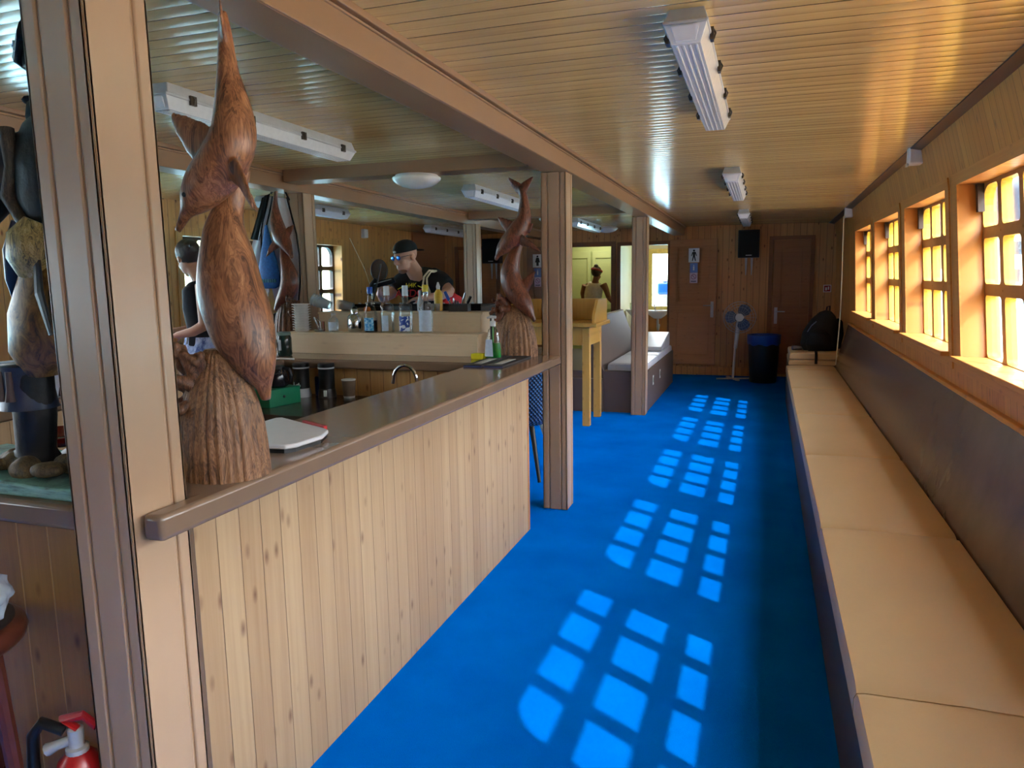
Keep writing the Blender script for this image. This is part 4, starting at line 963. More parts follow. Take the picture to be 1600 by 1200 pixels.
MB().ball(at(0, .05, -.098), (.040, .040, .026), 12, M=B).build('beard', plain('short_beard', (120, 88, 70), .8, var=.2, scale=90), mn, smooth=60)
# legs
m = MB()
for q in (-1, 1): m.tube([(-2.69+q*.09, 5.86, .98), (-2.69+q*.11, 5.80, .55), (-2.69+q*.11, 5.88, .08)], [(.10, .11), (.075, .08), (.055, .06)], 14)
m.build('trousers', plain('dark_denim', (40, 44, 58), .8), mn, remesh=.014, sm=3)
shoes(mn, [(-2.80, 5.86, -.1, -1), (-2.58, 5.86, .1, -1)], BLACK)
rp_ = thing('shoulder_rope', 'cream rope strap looped over the shoulder of the man in the cap', 'rope', (-2.6, 5.5, 1.35))
MB().tube([(-2.545, 5.55, 1.605), (-2.585, 5.49, 1.61), (-2.62, 5.465, 1.56), (-2.625, 5.452, 1.50), (-2.59, 5.44, 1.45), (-2.53, 5.425, 1.405), (-2.49, 5.41, 1.38)], .0085, 8).build('strap', ROPE, rp_, smooth=60)
MB().tube([(-2.545, 5.56, 1.60), (-2.575, 5.50, 1.60), (-2.598, 5.468, 1.55), (-2.588, 5.45, 1.49), (-2.56, 5.436, 1.44), (-2.545, 5.43, 1.38)], .0085, 8).build('strap', ROPE, rp_, smooth=60)
o = MB(); o.tube([(-2.50, 5.52, 1.31), (-2.50, 5.55, 1.36), (-2.45, 5.62, 1.385), (-2.42, 5.66, 1.36), (-2.42, 5.66, 1.31)], [(.06, .03), (.07, .045), (.07, .05), (.065, .045), (.05, .03)], 14); o = o.build('red_backpack', RED2, smooth=60); tag(o, 'red bag tucked under the arm of the man in the cap', 'bag')
# microphone with pop screen
ms = thing('microphone_stand', 'black studio microphone with round pop screen in front of the man', 'microphone', (-2.86, 5.10, 1.37))
MB().lathe((-2.86, 5.05, 1.358), [(.06, 0), (.06, .012), (.02, .02)], 20).build('base', BLACK, ms, smooth=45)
MB().tube([(-2.86, 5.05, 1.37), (-2.862, 5.12, 1.50), (-2.85, 5.18, 1.66)], .006, 8).build('stem', BLACK, ms)
MB().tube([(-2.93, 5.20, 1.50), (-2.86, 5.22, 1.515), (-2.77, 5.25, 1.54)], [.024, .028, .022], 14).build('microphone', BLACKM, ms, smooth=60)
MB().tube([(-2.91, 5.165, 1.51), (-2.78, 5.21, 1.545)], .004, 6).build('grey_bar', GREYP, ms)
MB().tube([(-2.955, 5.18, 1.42), (-2.93, 5.19, 1.50), (-2.90, 5.20, 1.545)], [.02, .032, .025], 12).build('mount', BLACKM, ms, smooth=60)
Rc = V((-2.89, 5.22, 1.615)); hoop = [Rc + V((.062*math.cos(2*math.pi*i/24), .02*math.cos(2*math.pi*i/24), .085*math.sin(2*math.pi*i/24))) for i in range(25)]
MB().tube(hoop, .004, 6, up=(0, 1, 0)).build('screen_ring', BLACK, ms, smooth=60)
MB().prism([(.06*math.cos(2*math.pi*i/24), .083*math.sin(2*math.pi*i/24)) for i in range(24)], lambda a, b: Rc + V((a, a*.32-.0015, b)), lambda a, b: Rc + V((a, a*.32+.0015, b))).build('screen_mesh', glass('dark_mesh', (.75, .75, .78), .02, .4, .35, (70, 70, 76)), ms)
o = MB().tube([(-3.16, 5.25, 1.875), (-3.02, 5.22, 1.63), (-2.90, 5.15, 1.39)], .0022, 6).build('thin_rod', ROPE, smooth=60); tag(o, 'thin pale rod slanting up beside the microphone', 'rod')

# woman at the left, behind the large carving
wm = thing('person', 'woman with dark bun, black sleeveless top and blue patterned skirt at the left', 'person', (-3.83, 4.3, 0))
hc = (-3.905, 4.26, 1.715); hf = (-.86, .40, -.32)
m = MB(); at, B = head(m, hc, hf, (-.1, 0, 1), .98)
m.tube([(-3.885, 4.26, 1.66), (-3.85, 4.28, 1.585), (-3.83, 4.30, 1.52)], [.047, .049, .07], 14)
m.tube([(-3.83, 4.30, 1.52), (-3.83, 4.30, 1.35), (-3.83, 4.30, 1.15), (-3.83, 4.30, .95)], [(.13, .075), (.13, .085), (.11, .08), (.14, .1)], 16, up=(-1, .4, 0))
m.tube([(-3.735, 4.185, 1.53), (-3.715, 4.16, 1.42), (-3.705, 4.145, 1.25)], [.05, .046, .038], 12)
m.tube([(-3.705, 4.145, 1.25), (-3.79, 4.12, 1.205), (-3.91, 4.10, 1.18)], [.039, .034, .024], 12)
hand(m, (-3.91, 4.10, 1.18), (-1, .1, -.1), (0, 0, -1), .92, .5, 1)
m.tube([(-3.90, 4.42, 1.51), (-3.93, 4.44, 1.35), (-3.95, 4.42, 1.22)], [.048, .042, .036], 12); m.tube([(-3.95, 4.42, 1.22), (-4.05, 4.34, 1.20), (-4.14, 4.26, 1.19)], [.036, .03, .023], 12)
hand(m, (-4.14, 4.26, 1.19), (-.9, -.3, 0), (0, 0, -1), .92, .5, -1)
for q in (-1, 1): m.tube([(-3.83+q*.03, 4.30+q*.08, .7), (-3.83+q*.03, 4.30+q*.08, .4), (-3.82+q*.03, 4.30+q*.08, .07)], [.07, .05, .035], 12)
m.build('body', SKIN2, wm, remesh=.007, sm=2); eyes(at, wm)
m = MB(); m.tube([(-3.84, 4.30, 1.555), (-3.83, 4.30, 1.50), (-3.83, 4.30, 1.36), (-3.83, 4.30, 1.20), (-3.83, 4.30, 1.10)], [(.09, .06), (.15, .095), (.155, .11), (.13, .10), (.15, .115)], 20, up=(-1, .4, 0))
m.build('top', plain('navy_black_cloth', (20, 22, 34), .8), wm, remesh=.01, sm=4)
SKIRT = N('blue_patterned_cloth'); k = SKIRT; k.l(k.ramp(k.noise(k.coord(), 9, 4, .6, 1.5), [(.38, srgb(70, 90, 150)), (.5, srgb(165, 185, 225)), (.62, srgb(205, 214, 236))]), k.b.inputs['Base Color']); k.b.inputs['Roughness'].default_value = .8; SKIRT = k.m
m = MB(); R = []
for rx, z in ((.145, 1.16), (.17, 1.05), (.21, .85), (.26, .6), (.29, .42)):
    R.append([V((-3.83 + rx*math.cos(2*math.pi*i/40)*(1+.05*math.sin(7*2*math.pi*i/40)), 4.30 + rx*.9*math.sin(2*math.pi*i/40)*(1+.05*math.sin(9*2*math.pi*i/40)), z)) for i in range(40)])
m.rings(R); m.build('skirt', SKIRT, wm, smooth=60)
m = MB(); m.ball(at(0, -.022, .040), (.084, .100, .092), 18, M=B); m.ball(at(0, -.085, .045), (.06, .05, .06), 14, M=B); m.tube([at(.03, -.11, .02), at(.04, -.14, .0), at(.03, -.145, -.03)], [.014, .01, .004], 8); m.tube([at(-.02, -.12, .05), at(-.03, -.15, .045), at(-.035, -.155, .02)], [.012, .009, .003], 8)
m.build('hair', HAIR, wm, remesh=.008, sm=1)
shoes(wm, [(-3.86, 4.22, -1, .2), (-3.80, 4.38, -1, .2)], plain('tan_sandal', (120, 84, 60), .6))

for c in wm.children: c.data.transform(Matrix.Translation((.0, 0, 0)))
wm.location.x += .03
# person in the washroom
wp = thing('person', 'person in white tank top with red headband seen from behind in the lit washroom', 'person', (-2.70, 12.35, 0))
hc = (-2.70, 12.30, 1.575); hf = (.35, .9, -.25)
m = MB(); at, B = head(m, hc, hf, (.15, .1, 1), 1.0)
m.tube([(-2.705, 12.30, 1.52), (-2.72, 12.31, 1.46), (-2.73, 12.32, 1.40)], [.05, .055, .075], 12)
m.tube([(-2.74, 12.33, 1.40), (-2.77, 12.34, 1.2), (-2.77, 12.36, .95)], [(.15, .08), (.14, .09), (.15, .1)], 16, up=(0, 1, 0))
m.tube([(-2.58, 12.30, 1.40), (-2.53, 12.28, 1.30), (-2.49, 12.28, 1.18)], [.058, .05, .04], 12); m.tube([(-2.49, 12.28, 1.18), (-2.42, 12.36, 1.08), (-2.38, 12.46, 1.02)], [.042, .035, .026], 12)
hand(m, (-2.38, 12.46, 1.02), (.3, .8, -.3), (0, 0, -1), 1, .4, 1)
m.tube([(-2.90, 12.32, 1.39), (-2.95, 12.36, 1.25), (-2.95, 12.44, 1.12)], [.056, .048, .04], 12); m.tube([(-2.95, 12.44, 1.12), (-2.88, 12.54, 1.05), (-2.82, 12.6, 1.03)], [.04, .034, .026], 12)
hand(m, (-2.82, 12.6, 1.03), (.6, .6, -.2), (0, 0, -1), 1, .4, -1)
m.build('body', plain('deep_tan_skin', (130, 86, 62), .5), wp, remesh=.009, sm=2)
m = MB(); m.tube([(-2.735, 12.32, 1.43), (-2.745, 12.33, 1.36), (-2.77, 12.34, 1.2), (-2.77, 12.35, 1.05)], [(.10, .075), (.155, .10), (.155, .11), (.15, .115)], 20, up=(0, 1, 0)); m.build('tank_top', plain('white_knit', (222, 218, 206), .8), wp, remesh=.012, sm=4)
m = MB(); m.ball(at(0, -.02, .035), (.083, .104, .094), 16, M=B); m.ball(at(0, -.06, .11), .04, 12); m.build('hair', HAIR, wp, smooth=60)
m = MB(); m.tube([at(.088*math.cos(2*math.pi*i/20), -.015+.108*math.sin(2*math.pi*i/20), .055) for i in range(21)], [(.008, .018)]*21, 8); m.build('headband', plain('dusty_red_cloth', (150, 60, 66), .7), wp, smooth=60)
m = MB()
for q in (-1, 1): m.tube([(-2.77+q*.09, 12.36, 1.0), (-2.77+q*.10, 12.38, .55), (-2.77+q*.10, 12.36, .08)], [(.10, .11), (.075, .08), (.055, .06)], 12)
m.build('trousers', plain('black_trousers', (26, 26, 30), .8), wp, remesh=.015, sm=3); shoes(wp, [(-2.87, 12.36, 0, 1), (-2.67, 12.36, .1, 1)], BLACK)

# ------------------------------------------------------------------ painted figure on the near corner
pf = thing('pirate_statue', 'painted statue of a sailor figure in black coat and tall boots on the bar corner', 'statue', (-1.78, 1.40, ZT))
TURQ = N('worn_turquoise_paint'); k = TURQ; k.l(k.ramp(k.noise(k.scale(k.coord(), (8, 8, 60)), 1.5, 5, .7), [(.35, srgb(70, 96, 92)), (.5, srgb(110, 160, 150)), (.7, srgb(140, 190, 180))]), k.b.inputs['Base Color']); k.b.inputs['Roughness'].default_value = .55; TURQ = k.m
GOLD = N('worn_ochre_paint'); k = GOLD; k.l(k.ramp(k.noise(k.scale(k.coord(), (16, 16, 9)), 1.6, 6, .7, 1.4), [(.36, srgb(50, 34, 14)), (.5, srgb(126, 84, 30)), (.7, srgb(166, 120, 56))]), k.b.inputs['Base Color']); k.b.inputs['Roughness'].default_value = .4; GOLD = k.m
COATM = plain('black_paint_worn', (20, 18, 20), .5, var=.5, scale=30, bump=.6, bscale=40); BLUECOAT = plain('dark_blue_paint', (40, 52, 78), .35, var=.3, scale=30)
MB().grid([-2.15, -2.0, -1.8, -1.6, -1.50], [1.245, 1.35, 1.45, 1.56], lambda i, j: True, lambda x, y, d: V((x, y, d + (.006*math.sin(x*20+y*9) if d > ZT+.01 else 0))), ZT, ZT+.034).build('base', TURQ, pf, bevel=.006)
m = MB(); rnd = random.Random(3)
for i in range(16): m.ball((-1.87+rnd.uniform(0, .3), 1.29+rnd.uniform(0, .08), ZT+.045+rnd.uniform(0, .015)), (rnd.uniform(.02, .05), .03, rnd.uniform(.015, .03)), 10)
m.build('rope_and_rocks', carved('stone_and_rope', (40, 34, 28), (110, 92, 64), (170, 140, 80), .6, 2.5), pf, remesh=.006, sm=1)
for yy, x0 in ((1.37, 0), (1.47, .10)):
    m = MB(); m.tube([(-1.775+x0, yy, 1.33), (-1.775+x0, yy, 1.22), (-1.785+x0, yy, 1.12), (-1.79+x0, yy, 1.085)], [.052, .05, .046, .05], 18)
    m.tube([(-1.75+x0, yy, 1.10), (-1.80+x0, yy, 1.105), (-1.86+x0, yy, 1.095), (-1.905+x0, yy, 1.088)], [(.045, .03), (.048, .034), (.042, .024), (.02, .014)], 14, up=(0, 0, 1))
    m.build('boot', COATM, pf, remesh=.006, sm=2)
    m = MB(); m.lathe((-1.79+x0, yy, 1.235), [(.068, 0), (.066, .005), (.058, .06), (.062, .11), (.056, .115)], 24); cf = m.build('boot_cuff', BLUECOAT, pf, smooth=45)
    for i in range(7):
        a = math.pi*(.62+.16*i); p = V((-1.79+x0+.064*math.cos(a), yy+.064*math.sin(a), 1.26)); q = V((-1.79+x0+.061*math.cos(a), yy+.061*math.sin(a), 1.335))
        MB().tube([p, p*.6+q*.4, q], [.013, .008, .008], 8).build('tab', plain('mauve_brown_paint', (96, 74, 70), .4), cf)
m = MB(); m.tube([(-1.735, 1.42, 1.345), (-1.73, 1.41, 1.38), (-1.72, 1.41, 1.46), (-1.69, 1.42, 1.56), (-1.68, 1.43, 1.66)], [(.07, .09), (.105, .10), (.108, .10), (.095, .095), (.075, .08)], 22); m.build('breeches', GOLD, pf, smooth=60)
m = MB(); m.tube([(-1.70, 1.345, 1.57), (-1.695, 1.34, 1.61), (-1.685, 1.34, 1.66), (-1.67, 1.35, 1.70)], [(.03, .03), (.06, .045), (.062, .045), (.03, .03)], 14); m.build('sash', carved('cream_and_gold_paint', (40, 36, 34), (190, 160, 90), (222, 210, 180), .4, 2), pf, smooth=60)
m = MB(); m.tube([(-1.76, 1.40, 1.70), (-1.785, 1.39, 1.63), (-1.80, 1.385, 1.56), (-1.805, 1.38, 1.50)], [(.02, .05), (.025, .05), (.02, .035), (.008, .01)], 12); m.build('coat_tail', BLUECOAT, pf, smooth=60)
m = MB(); m.tube([(-1.675, 1.44, 1.66), (-1.68, 1.43, 1.74), (-1.68, 1.43, 1.84), (-1.665, 1.43, 1.93), (-1.66, 1.43, 1.96)], [(.09, .09), (.10, .10), (.115, .10), (.08, .075), (.05, .05)], 20)
m.tube([(-1.735, 1.40, 1.90), (-1.80, 1.37, 1.80), (-1.865, 1.34, 1.735), (-1.95, 1.30, 1.72), (-2.03, 1.28, 1.74)], [(.05, .05), (.06, .055), (.068, .06), (.06, .055), (.045, .045)], 16); m.build('coat', COATM, pf, remesh=.008, sm=3)
m = MB(); hand(m, (-2.035, 1.28, 1.742), (-1, -.05, .2), (0, -.3, -1), .72, .7, 1); m.build('hand', plain('painted_hand', (128, 96, 74), .45, var=.25), pf, remesh=.004, sm=1)
MB().tube([(-1.735, 1.345, 1.92), (-1.72, 1.335, 1.83), (-1.74, 1.335, 1.76), (-1.70, 1.335, 1.70)], [.018, .014, .018, .014], 10).build('leather_belt', carved('cracked_leather', (30, 24, 22), (70, 56, 46), (140, 120, 96), .4, 3), pf, smooth=60)
m = MB(); at, B = head(m, (-1.655, 1.43, 2.03), (-1, -.15, -.05), (0, 0, 1), .72); m.build('head', plain('aged_face_paint', (120, 92, 72), .4, var=.3), pf, remesh=.005, sm=1)
m = MB(); m.ball(at(0, .06, -.10), (.05, .045, .06), 12, M=B); m.ball(at(0, .09, -.045), (.045, .02, .014), 10, M=B); m.build('beard', BLACKM, pf, smooth=60)
m = MB(); m.lathe((-1.655, 1.43, 2.065), [(.07, 0), (.07, .03), (.055, .06), (.02, .075)], 20); m.tube([(-1.725, 1.43, 2.07), (-1.71, 1.38, 2.10), (-1.645, 1.345, 2.14), (-1.57, 1.38, 2.12)], [(.01, .014), (.012, .035), (.012, .04), (.01, .02)], 10, up=(0, 0, 1)); m.build('hat', COATM, pf, smooth=60)
MB().tube([(-1.705, 1.365, 2.085), (-1.685, 1.35, 2.115)], .004, 6).tube([(-1.708, 1.365, 2.11), (-1.682, 1.35, 2.09)], .004, 6).build('hat_mark', PAPER, pf)
MB().tube([(-1.655, 1.325, 1.62), (-1.635, 1.305, 1.53), (-1.605, 1.30, 1.43)], [(.012, .005), (.016, .005), (.008, .003)], 8).build('dagger', plain('dark_steel', (60, 62, 64), .35, .3), pf)
o = thing('red_dish', 'glossy dark red dish behind the statue boot', 'dish', (-2.12, 1.70, ZT)); MB().lathe((-2.12, 1.715, ZT), [(.05, 0), (.09, .012), (.12, .04), (.115, .042), (.085, .018), (.05, .01)], 30).build('bowl', plain('dark_red_lacquer', (96, 24, 18), .15), o, smooth=45)
o = thing('white_tub', 'large pale plastic tub behind the statue, at the left photo edge', 'tub', (-3.18, 2.42, ZT))
MB().lathe((-3.18, 2.42, ZT), [(.13, 0), (.14, .01), (.165, .14), (.172, .15), (.172, .158), (.158, .158), (.13, .02)], 32).build('bowl', plain('pale_blue_white_plastic', (196, 212, 232), .4), o, smooth=45)

# stool with packages, extinguisher
stl = thing('bar_stool', 'round dark red stool in front of the bar at the left photo edge', 'stool', (-1.80, 1.095, 0))
MB().lathe((-1.80, 1.095, .70), [(.155, 0), (.167, .012), (.172, .03), (.167, .048), (.155, .055)], 36).build('seat_rim', plain('dark_red_wood', (84, 40, 30), .3), stl, smooth=45)
MB().lathe((-1.80, 1.095, .754), [(.147, 0), (.147, .008), (.10, .016)], 32).build('seat_pad', plain('black_seat_pad', (40, 34, 34), .5), stl, smooth=45)
for a in (.4, 1.97, 3.54, 5.11): MB().tube([(-1.80+.11*math.cos(a), 1.095+.11*math.sin(a), .70), (-1.80+.155*math.cos(a), 1.095+.155*math.sin(a), 0)], [.02, .016], 10).build('leg', plain('dark_red_leg', (84, 40, 30), .3), stl)
m = MB(); m.tube([V((-1.80+.135*math.cos(2*math.pi*i/24), 1.095+.135*math.sin(2*math.pi*i/24), .30)) for i in range(25)], .01, 8); m.build('foot_ring', CHROME, stl)
o = thing('plastic_bag', 'crumpled clear plastic pack with blue card on the round stool', 'package', (-1.77, 1.10, .772))
m = MB(); m.ball((-1.725, 1.125, .835), (.09, .075, .06), 18); fl = m.build('film', MILKP, o, remesh=.01, sm=1)
tx = bpy.data.textures.new('crumple', 'CLOUDS'); tx.noise_scale = .05; dm = fl.modifiers.new('d', 'DISPLACE'); dm.texture = tx; dm.strength = .05; dm.mid_level = .55
MB().obox((-1.72, 1.09, .785), (.12, .07, .012), (.0, .1, .4)).build('blue_card', BLUEP, o, bevel=.004)
ex = thing('fire_extinguisher', 'red fire extinguisher with silver valve on the floor by the big post', 'fire extinguisher', (-1.56, 1.215, 0))
ex0, ey0 = -1.555, 1.213
MB().lathe((ex0, ey0, 0), [(.05, 0), (.055, .01), (.055, .36), (.045, .40), (.022, .425)], 26).build('cylinder', REDP, ex, smooth=45)
MB().lathe((ex0, ey0, .42), [(.026, 0), (.026, .012), (.018, .016), (.018, .06), (.012, .065)], 18).tube([(ex0, ey0, .455), (ex0-.04, ey0-.02, .44), (ex0-.062, ey0-.03, .43)], [.012, .012, .016], 10).build('valve', SILVER, ex, smooth=45)
MB().tube([(ex0+.01, ey0, .48), (ex0-.03, ey0-.01, .505), (ex0+.03, ey0+.0, .52), (ex0+.07, ey0, .50)], [(.012, .006)]*4, 8).build('lever', REDP, ex)
MB().tube([(ex0-.025, ey0-.01, .475), (ex0-.07, ey0-.03, .50), (ex0-.105, ey0-.03, .46), (ex0-.115, ey0-.03, .38), (ex0-.10, ey0-.03, .2), (ex0-.075, ey0-.02, .08)], .014, 10).build('hose', BLACK, ex, smooth=60)
# ------------------------------------------------------------------ furniture in the middle and at the back
tb = thing('high_table', 'yellow pine stand-up table with raised rim, behind the counter post', 'table', (-1.95, 7.5, 0))
for x in (-2.62, -1.76): 
    for y in (7.34, 7.86): MB().box(x, x+.075, y, y+.075, 0, 1.03).build('leg', YPINE, tb, bevel=.004)
MB().box(-2.60, -1.70, 7.36, 7.385, .84, 1.03).build('apron', YPINE, tb); MB().box(-1.715, -1.69, 7.40, 7.87, .84, 1.03).build('apron', YPINE, tb)
MB().box(-2.60, -1.70, 7.89, 7.915, .84, 1.03).build('apron', YPINE, tb); MB().box(-2.61, -2.585, 7.40, 7.87, .84, 1.03).build('apron', YPINE, tb)
MB().box(-2.70, -1.60, 7.28, 7.98, 1.03, 1.07).build('tabletop', YPINE, tb, bevel=.006)
MB().prism([(7.33, 1.07), (7.96, 1.07), (7.96, 1.30), (7.50, 1.30), (7.36, 1.16)], lambda y, z: (-1.66, y, z), lambda y, z: (-1.63, y, z)).build('side_rim', YPINE, tb, bevel=.003)
MB().box(-2.66, -1.66, 7.93, 7.96, 1.07, 1.30).build('back_rim', YPINE, tb, bevel=.003)
MB().prism([(7.33, 1.07), (7.96, 1.07), (7.96, 1.30), (7.50, 1.30), (7.36, 1.16)], lambda y, z: (-2.69, y, z), lambda y, z: (-2.66, y, z)).build('side_rim', YPINE, tb, bevel=.003)

ch = thing('wicker_chair', 'blue wicker chair with tapered legs under the counter overhang', 'chair', (-1.75, 5.35, 0))
WICK = N('blue_wicker'); k = WICK; sp = k.n('ShaderNodeSeparateXYZ'); k.l(k.coord(), sp.inputs[0])
wv = k.math('MULTIPLY', k.math('SINE', k.math('MULTIPLY', sp.outputs[2], 190)), k.math('SINE', k.math('MULTIPLY', k.math('ADD', sp.outputs[0], sp.outputs[1]), 150)))
k.l(k.ramp(wv, [(.25, srgb(16, 44, 84)), (.6, srgb(50, 124, 190))]), k.b.inputs['Base Color']); k.b.inputs['Roughness'].default_value = .5; k.bump(wv, .8, .01); WICK = k.m
# bucket seat: shell flaring upward
m = MB(); R = []
for r, z in ((.16, .42), (.21, .46), (.25, .56), (.285, .70), (.30, .84)):
    R.append([V((-1.75 + r*math.cos(a)*1.0, 5.38 + r*math.sin(a), z + (.10*max(0, -math.sin(a)+.3) if z > .5 else 0))) for a in [2*math.pi*i/32 for i in range(32)]])
m.rings(R, True, False); m.rings([[p + (V((-1.75, 5.38, p.z)) - p).normalized()*.03 + V((0, 0, .0)) for p in r] for r in R][1:], True, False)
m.build('seat_shell', WICK, ch, smooth=60)
MB().lathe((-1.75, 5.38, .47), [(.17, 0), (.19, .02), (.18, .05), (.1, .06)], 28).build('cushion', plain('dark_teal_cushion', (24, 52, 66), .8), ch, smooth=60)
for x, y, mat in ((-.09, -.10, BLACK), (.09, -.10, BLACK), (.10, .12, plain('cream_leg', (190, 184, 160), .5)), (-.10, .12, BLACK)):
    MB().tube([(-1.75+x*.9, 5.38+y*.9, .43), (-1.75+x*1.9, 5.38+y*1.9, 0)], [(.022, .016), (.014, .012)], 10).build('leg', mat, ch, smooth=50)

b2 = thing('double_bench', 'taupe box bench with slanted backrest at the far right post', 'bench', (-1.9, 9.4, 0))
MB().box(-2.95, -1.235, 8.245, 10.75, 0, .465).build('base', BENCH2, b2, bevel=.004)
MB().box(-1.72, -1.39, 8.20, 8.246, 0, .47).box(-2.95, -1.72, 8.17, 8.246, 0, .38).build('end_panel', BENCH2, b2, bevel=.004)
m = MB(); m.hexa([(-1.88, 8.24, .40), (-1.70, 8.24, .40), (-1.70, 10.7, .40), (-1.88, 10.7, .40), (-1.99, 8.24, 1.04), (-1.955, 8.24, 1.04), (-1.955, 10.7, 1.04), (-1.99, 10.7, 1.04)]); m.build('backrest', BENCH2, b2, bevel=.006)
MB().hexa([(-1.995, 8.235, 1.04), (-1.95, 8.235, 1.04), (-1.95, 10.7, 1.04), (-1.995, 10.7, 1.04), (-1.995, 8.235, 1.055), (-1.95, 8.235, 1.055), (-1.95, 10.7, 1.055), (-1.995, 10.7, 1.055)]).build('top_rail', plain('pale_taupe_edge', (150, 128, 118), .3), b2)
m = MB(); m.prism([(-1.72, .40), (-1.42, .40), (-1.42, .62), (-1.50, 1.05), (-1.72, 1.05), (-1.80, .8)], lambda x, z: (x, 8.30, z), lambda x, z: (x, 8.34, z))
for y in (8.75, 9.35):
    s_ = MB().box(-1.236, -1.231, y-.03, y+.03, .25, .36).build('white_sticker', PAPER, b2); MB().box(-1.2315, -1.2295, y-.018, y+.018, .28, .335).build('sticker_print', plain('grey_green_print', (120, 140, 120), .5), s_)
pad(8.30, 9.28, 'grey seat cushion on the taupe bench, nearest the post', -1.69, -1.25, .467, .545, GREYV, 'grey seat cushions')
pad(9.29, 10.70, 'grey seat cushion at the far end of the taupe bench', -1.69, -1.25, .467, .545, GREYV, 'grey seat cushions')
o = MB(); o.hexa([(-1.66, 9.75, .552), (-1.27, 9.75, .552), (-1.27, 10.62, .552), (-1.66, 10.62, .552), (-1.66, 9.77, .60), (-1.27, 9.77, .60), (-1.27, 10.62, .74), (-1.66, 10.62, .74)]); o = o.build('loose_cushion', GREYV, bevel=.015); tag(o, 'loose grey wedge cushion lying on the far end of the taupe bench', 'cushion')

# fan
fn = thing('pedestal_fan', 'white pedestal fan with blue blades against the rear wall', 'fan', (-.43, 11.28, 0))
fx, fy = -.345, 11.22; fc = V((fx, fy-.06, .915))
for a in (.35, math.pi/2+.35):
    MB().tube([(fx-.075-.24*math.cos(a), fy-.24*math.sin(a)*.8, .012), (fx-.075+.24*math.cos(a), fy+.24*math.sin(a)*.8, .012)], [(.03, .012)]*2, 8, up=(0, 0, 1)).build('foot', GREYP, fn)
MB().tube([(fx-.075, fy, .02), (fx-.055, fy, .42), (fx-.03, fy, .72)], [.018, .016, .016], 12).build('pole', WHITEP, fn, smooth=50)
MB().tube([(fx-.05, fy, .46), (fx-.035, fy, .62), (fx-.02, fy, .80), (fx-.01, fy, .86)], [.024, .03, .034, .03], 14).build('control_column', WHITEP, fn, smooth=50)
MB().tube([(fx, fy+.10, .915), (fx, fy+.03, .915), (fx, fy-.02, .915)], [.045, .06, .062], 18).build('motor', WHITEP, fn, smooth=50)
MB().lathe((fc.x, fc.y-.045, fc.z), [(.058, 0), (.058, .012), (.03, .02)], 20, M=Matrix.Rotation(math.pi/2, 3, 'X')).build('hub_badge', WHITEP, fn, smooth=50)
bl = plain('blue_grey_blade', (66, 84, 118), .3)
for i in range(3):
    a0 = 2*math.pi*i/3+.3; m = MB(); R = []
    for t in range(9):
        a = a0 + t/8*1.55; r = .205*(math.sin(math.pi*min(1, (t+.8)/9))**.35)
        R.append([fc + V((.04*math.cos(a), .02-.04*t/8, .04*math.sin(a))), fc + V((r*math.cos(a), .025-.05*t/8, r*math.sin(a))), fc + V((r*math.cos(a), .029-.05*t/8, r*math.sin(a))), fc + V((.04*math.cos(a), .024-.04*t/8, .04*math.sin(a)))])
    m.rings(R); m.build('blade', bl, fn, smooth=50)
m = MB()
def ringw(r, dy, w): m.tube([fc + V((r*math.cos(2*math.pi*i/40), dy, r*math.sin(2*math.pi*i/40))) for i in range(41)], w, 6, up=(0, 1, 0))
ringw(.225, 0, .004)
for dy, s_ in ((-.05, 1), (.05, 1)):
    ringw(.15, dy*.9, .0016); ringw(.08, dy, .0016); ringw(.19, dy*.75, .0016)
    for i in range(24):
        a = 2*math.pi*i/24; m.tube([fc + V((.05*math.cos(a), dy, .05*math.sin(a))), fc + V((.17*math.cos(a), dy*.85, .17*math.sin(a))), fc + V((.225*math.cos(a), 0, .225*math.sin(a)))], .0012, 4)
m.build('wire_cage', GREYP, fn, smooth=60)

bn = thing('waste_bin', 'black waste bin with blue liner beside the fan', 'bin', (.0, 11.0, 0))
MB().lathe((.0, 11.05, 0), [(.18, 0), (.185, .01), (.215, .62), (.205, .62), (.175, .02)], 32).build('body', BLACK, bn, smooth=45)
m = MB(); R = []
for r, z in ((.216, .54), (.224, .555), (.228, .62), (.228, .675), (.214, .68), (.19, .60)):
    R.append([V(((r+.006*math.sin(i*2.3))*math.cos(2*math.pi*i/36), 11.05+(r+.006*math.sin(i*2.3))*math.sin(2*math.pi*i/36), z+.012*math.sin(i*1.3)*(z < .56))) for i in range(36)])
m.rings(R, False, False); m.build('liner', plain('blue_bin_liner', (16, 60, 150), .3), bn, smooth=60)

bp = thing('backpack', 'black backpack sitting on the stacked tan pads', 'backpack', (.66, 9.85, .588))
m = MB(); m.tube([(.66, 9.85, .59), (.66, 9.84, .66), (.67, 9.84, .78), (.70, 9.85, .93), (.73, 9.86, 1.03), (.74, 9.87, 1.07)], [(.20, .13), (.235, .16), (.225, .155), (.165, .12), (.10, .08), (.04, .04)], 22, up=(0, 1, 0)); m.build('bag', BLACKM, bp, remesh=.012, sm=3)
m = MB(); m.tube([(.64, 9.70, .60), (.63, 9.66, .68), (.64, 9.66, .80), (.66, 9.70, .86)], [(.13, .03), (.15, .05), (.13, .045), (.06, .02)], 18, up=(0, 1, 0)); m.build('front_pocket', BLACKM, bp, remesh=.01, sm=2)
MB().tube([(.71, 9.86, 1.05), (.72, 9.84, 1.12), (.75, 9.85, 1.13), (.755, 9.88, 1.05)], .009, 8).build('grab_loop', plain('dark_red_webbing', (60, 26, 26), .7), bp, smooth=60)
MB().tube([(.50, 9.73, .82), (.545, 9.72, .90), (.60, 9.735, .95)], .006, 6).build('zip', plain('grey_blue_zip', (80, 92, 120), .3), bp, smooth=60)
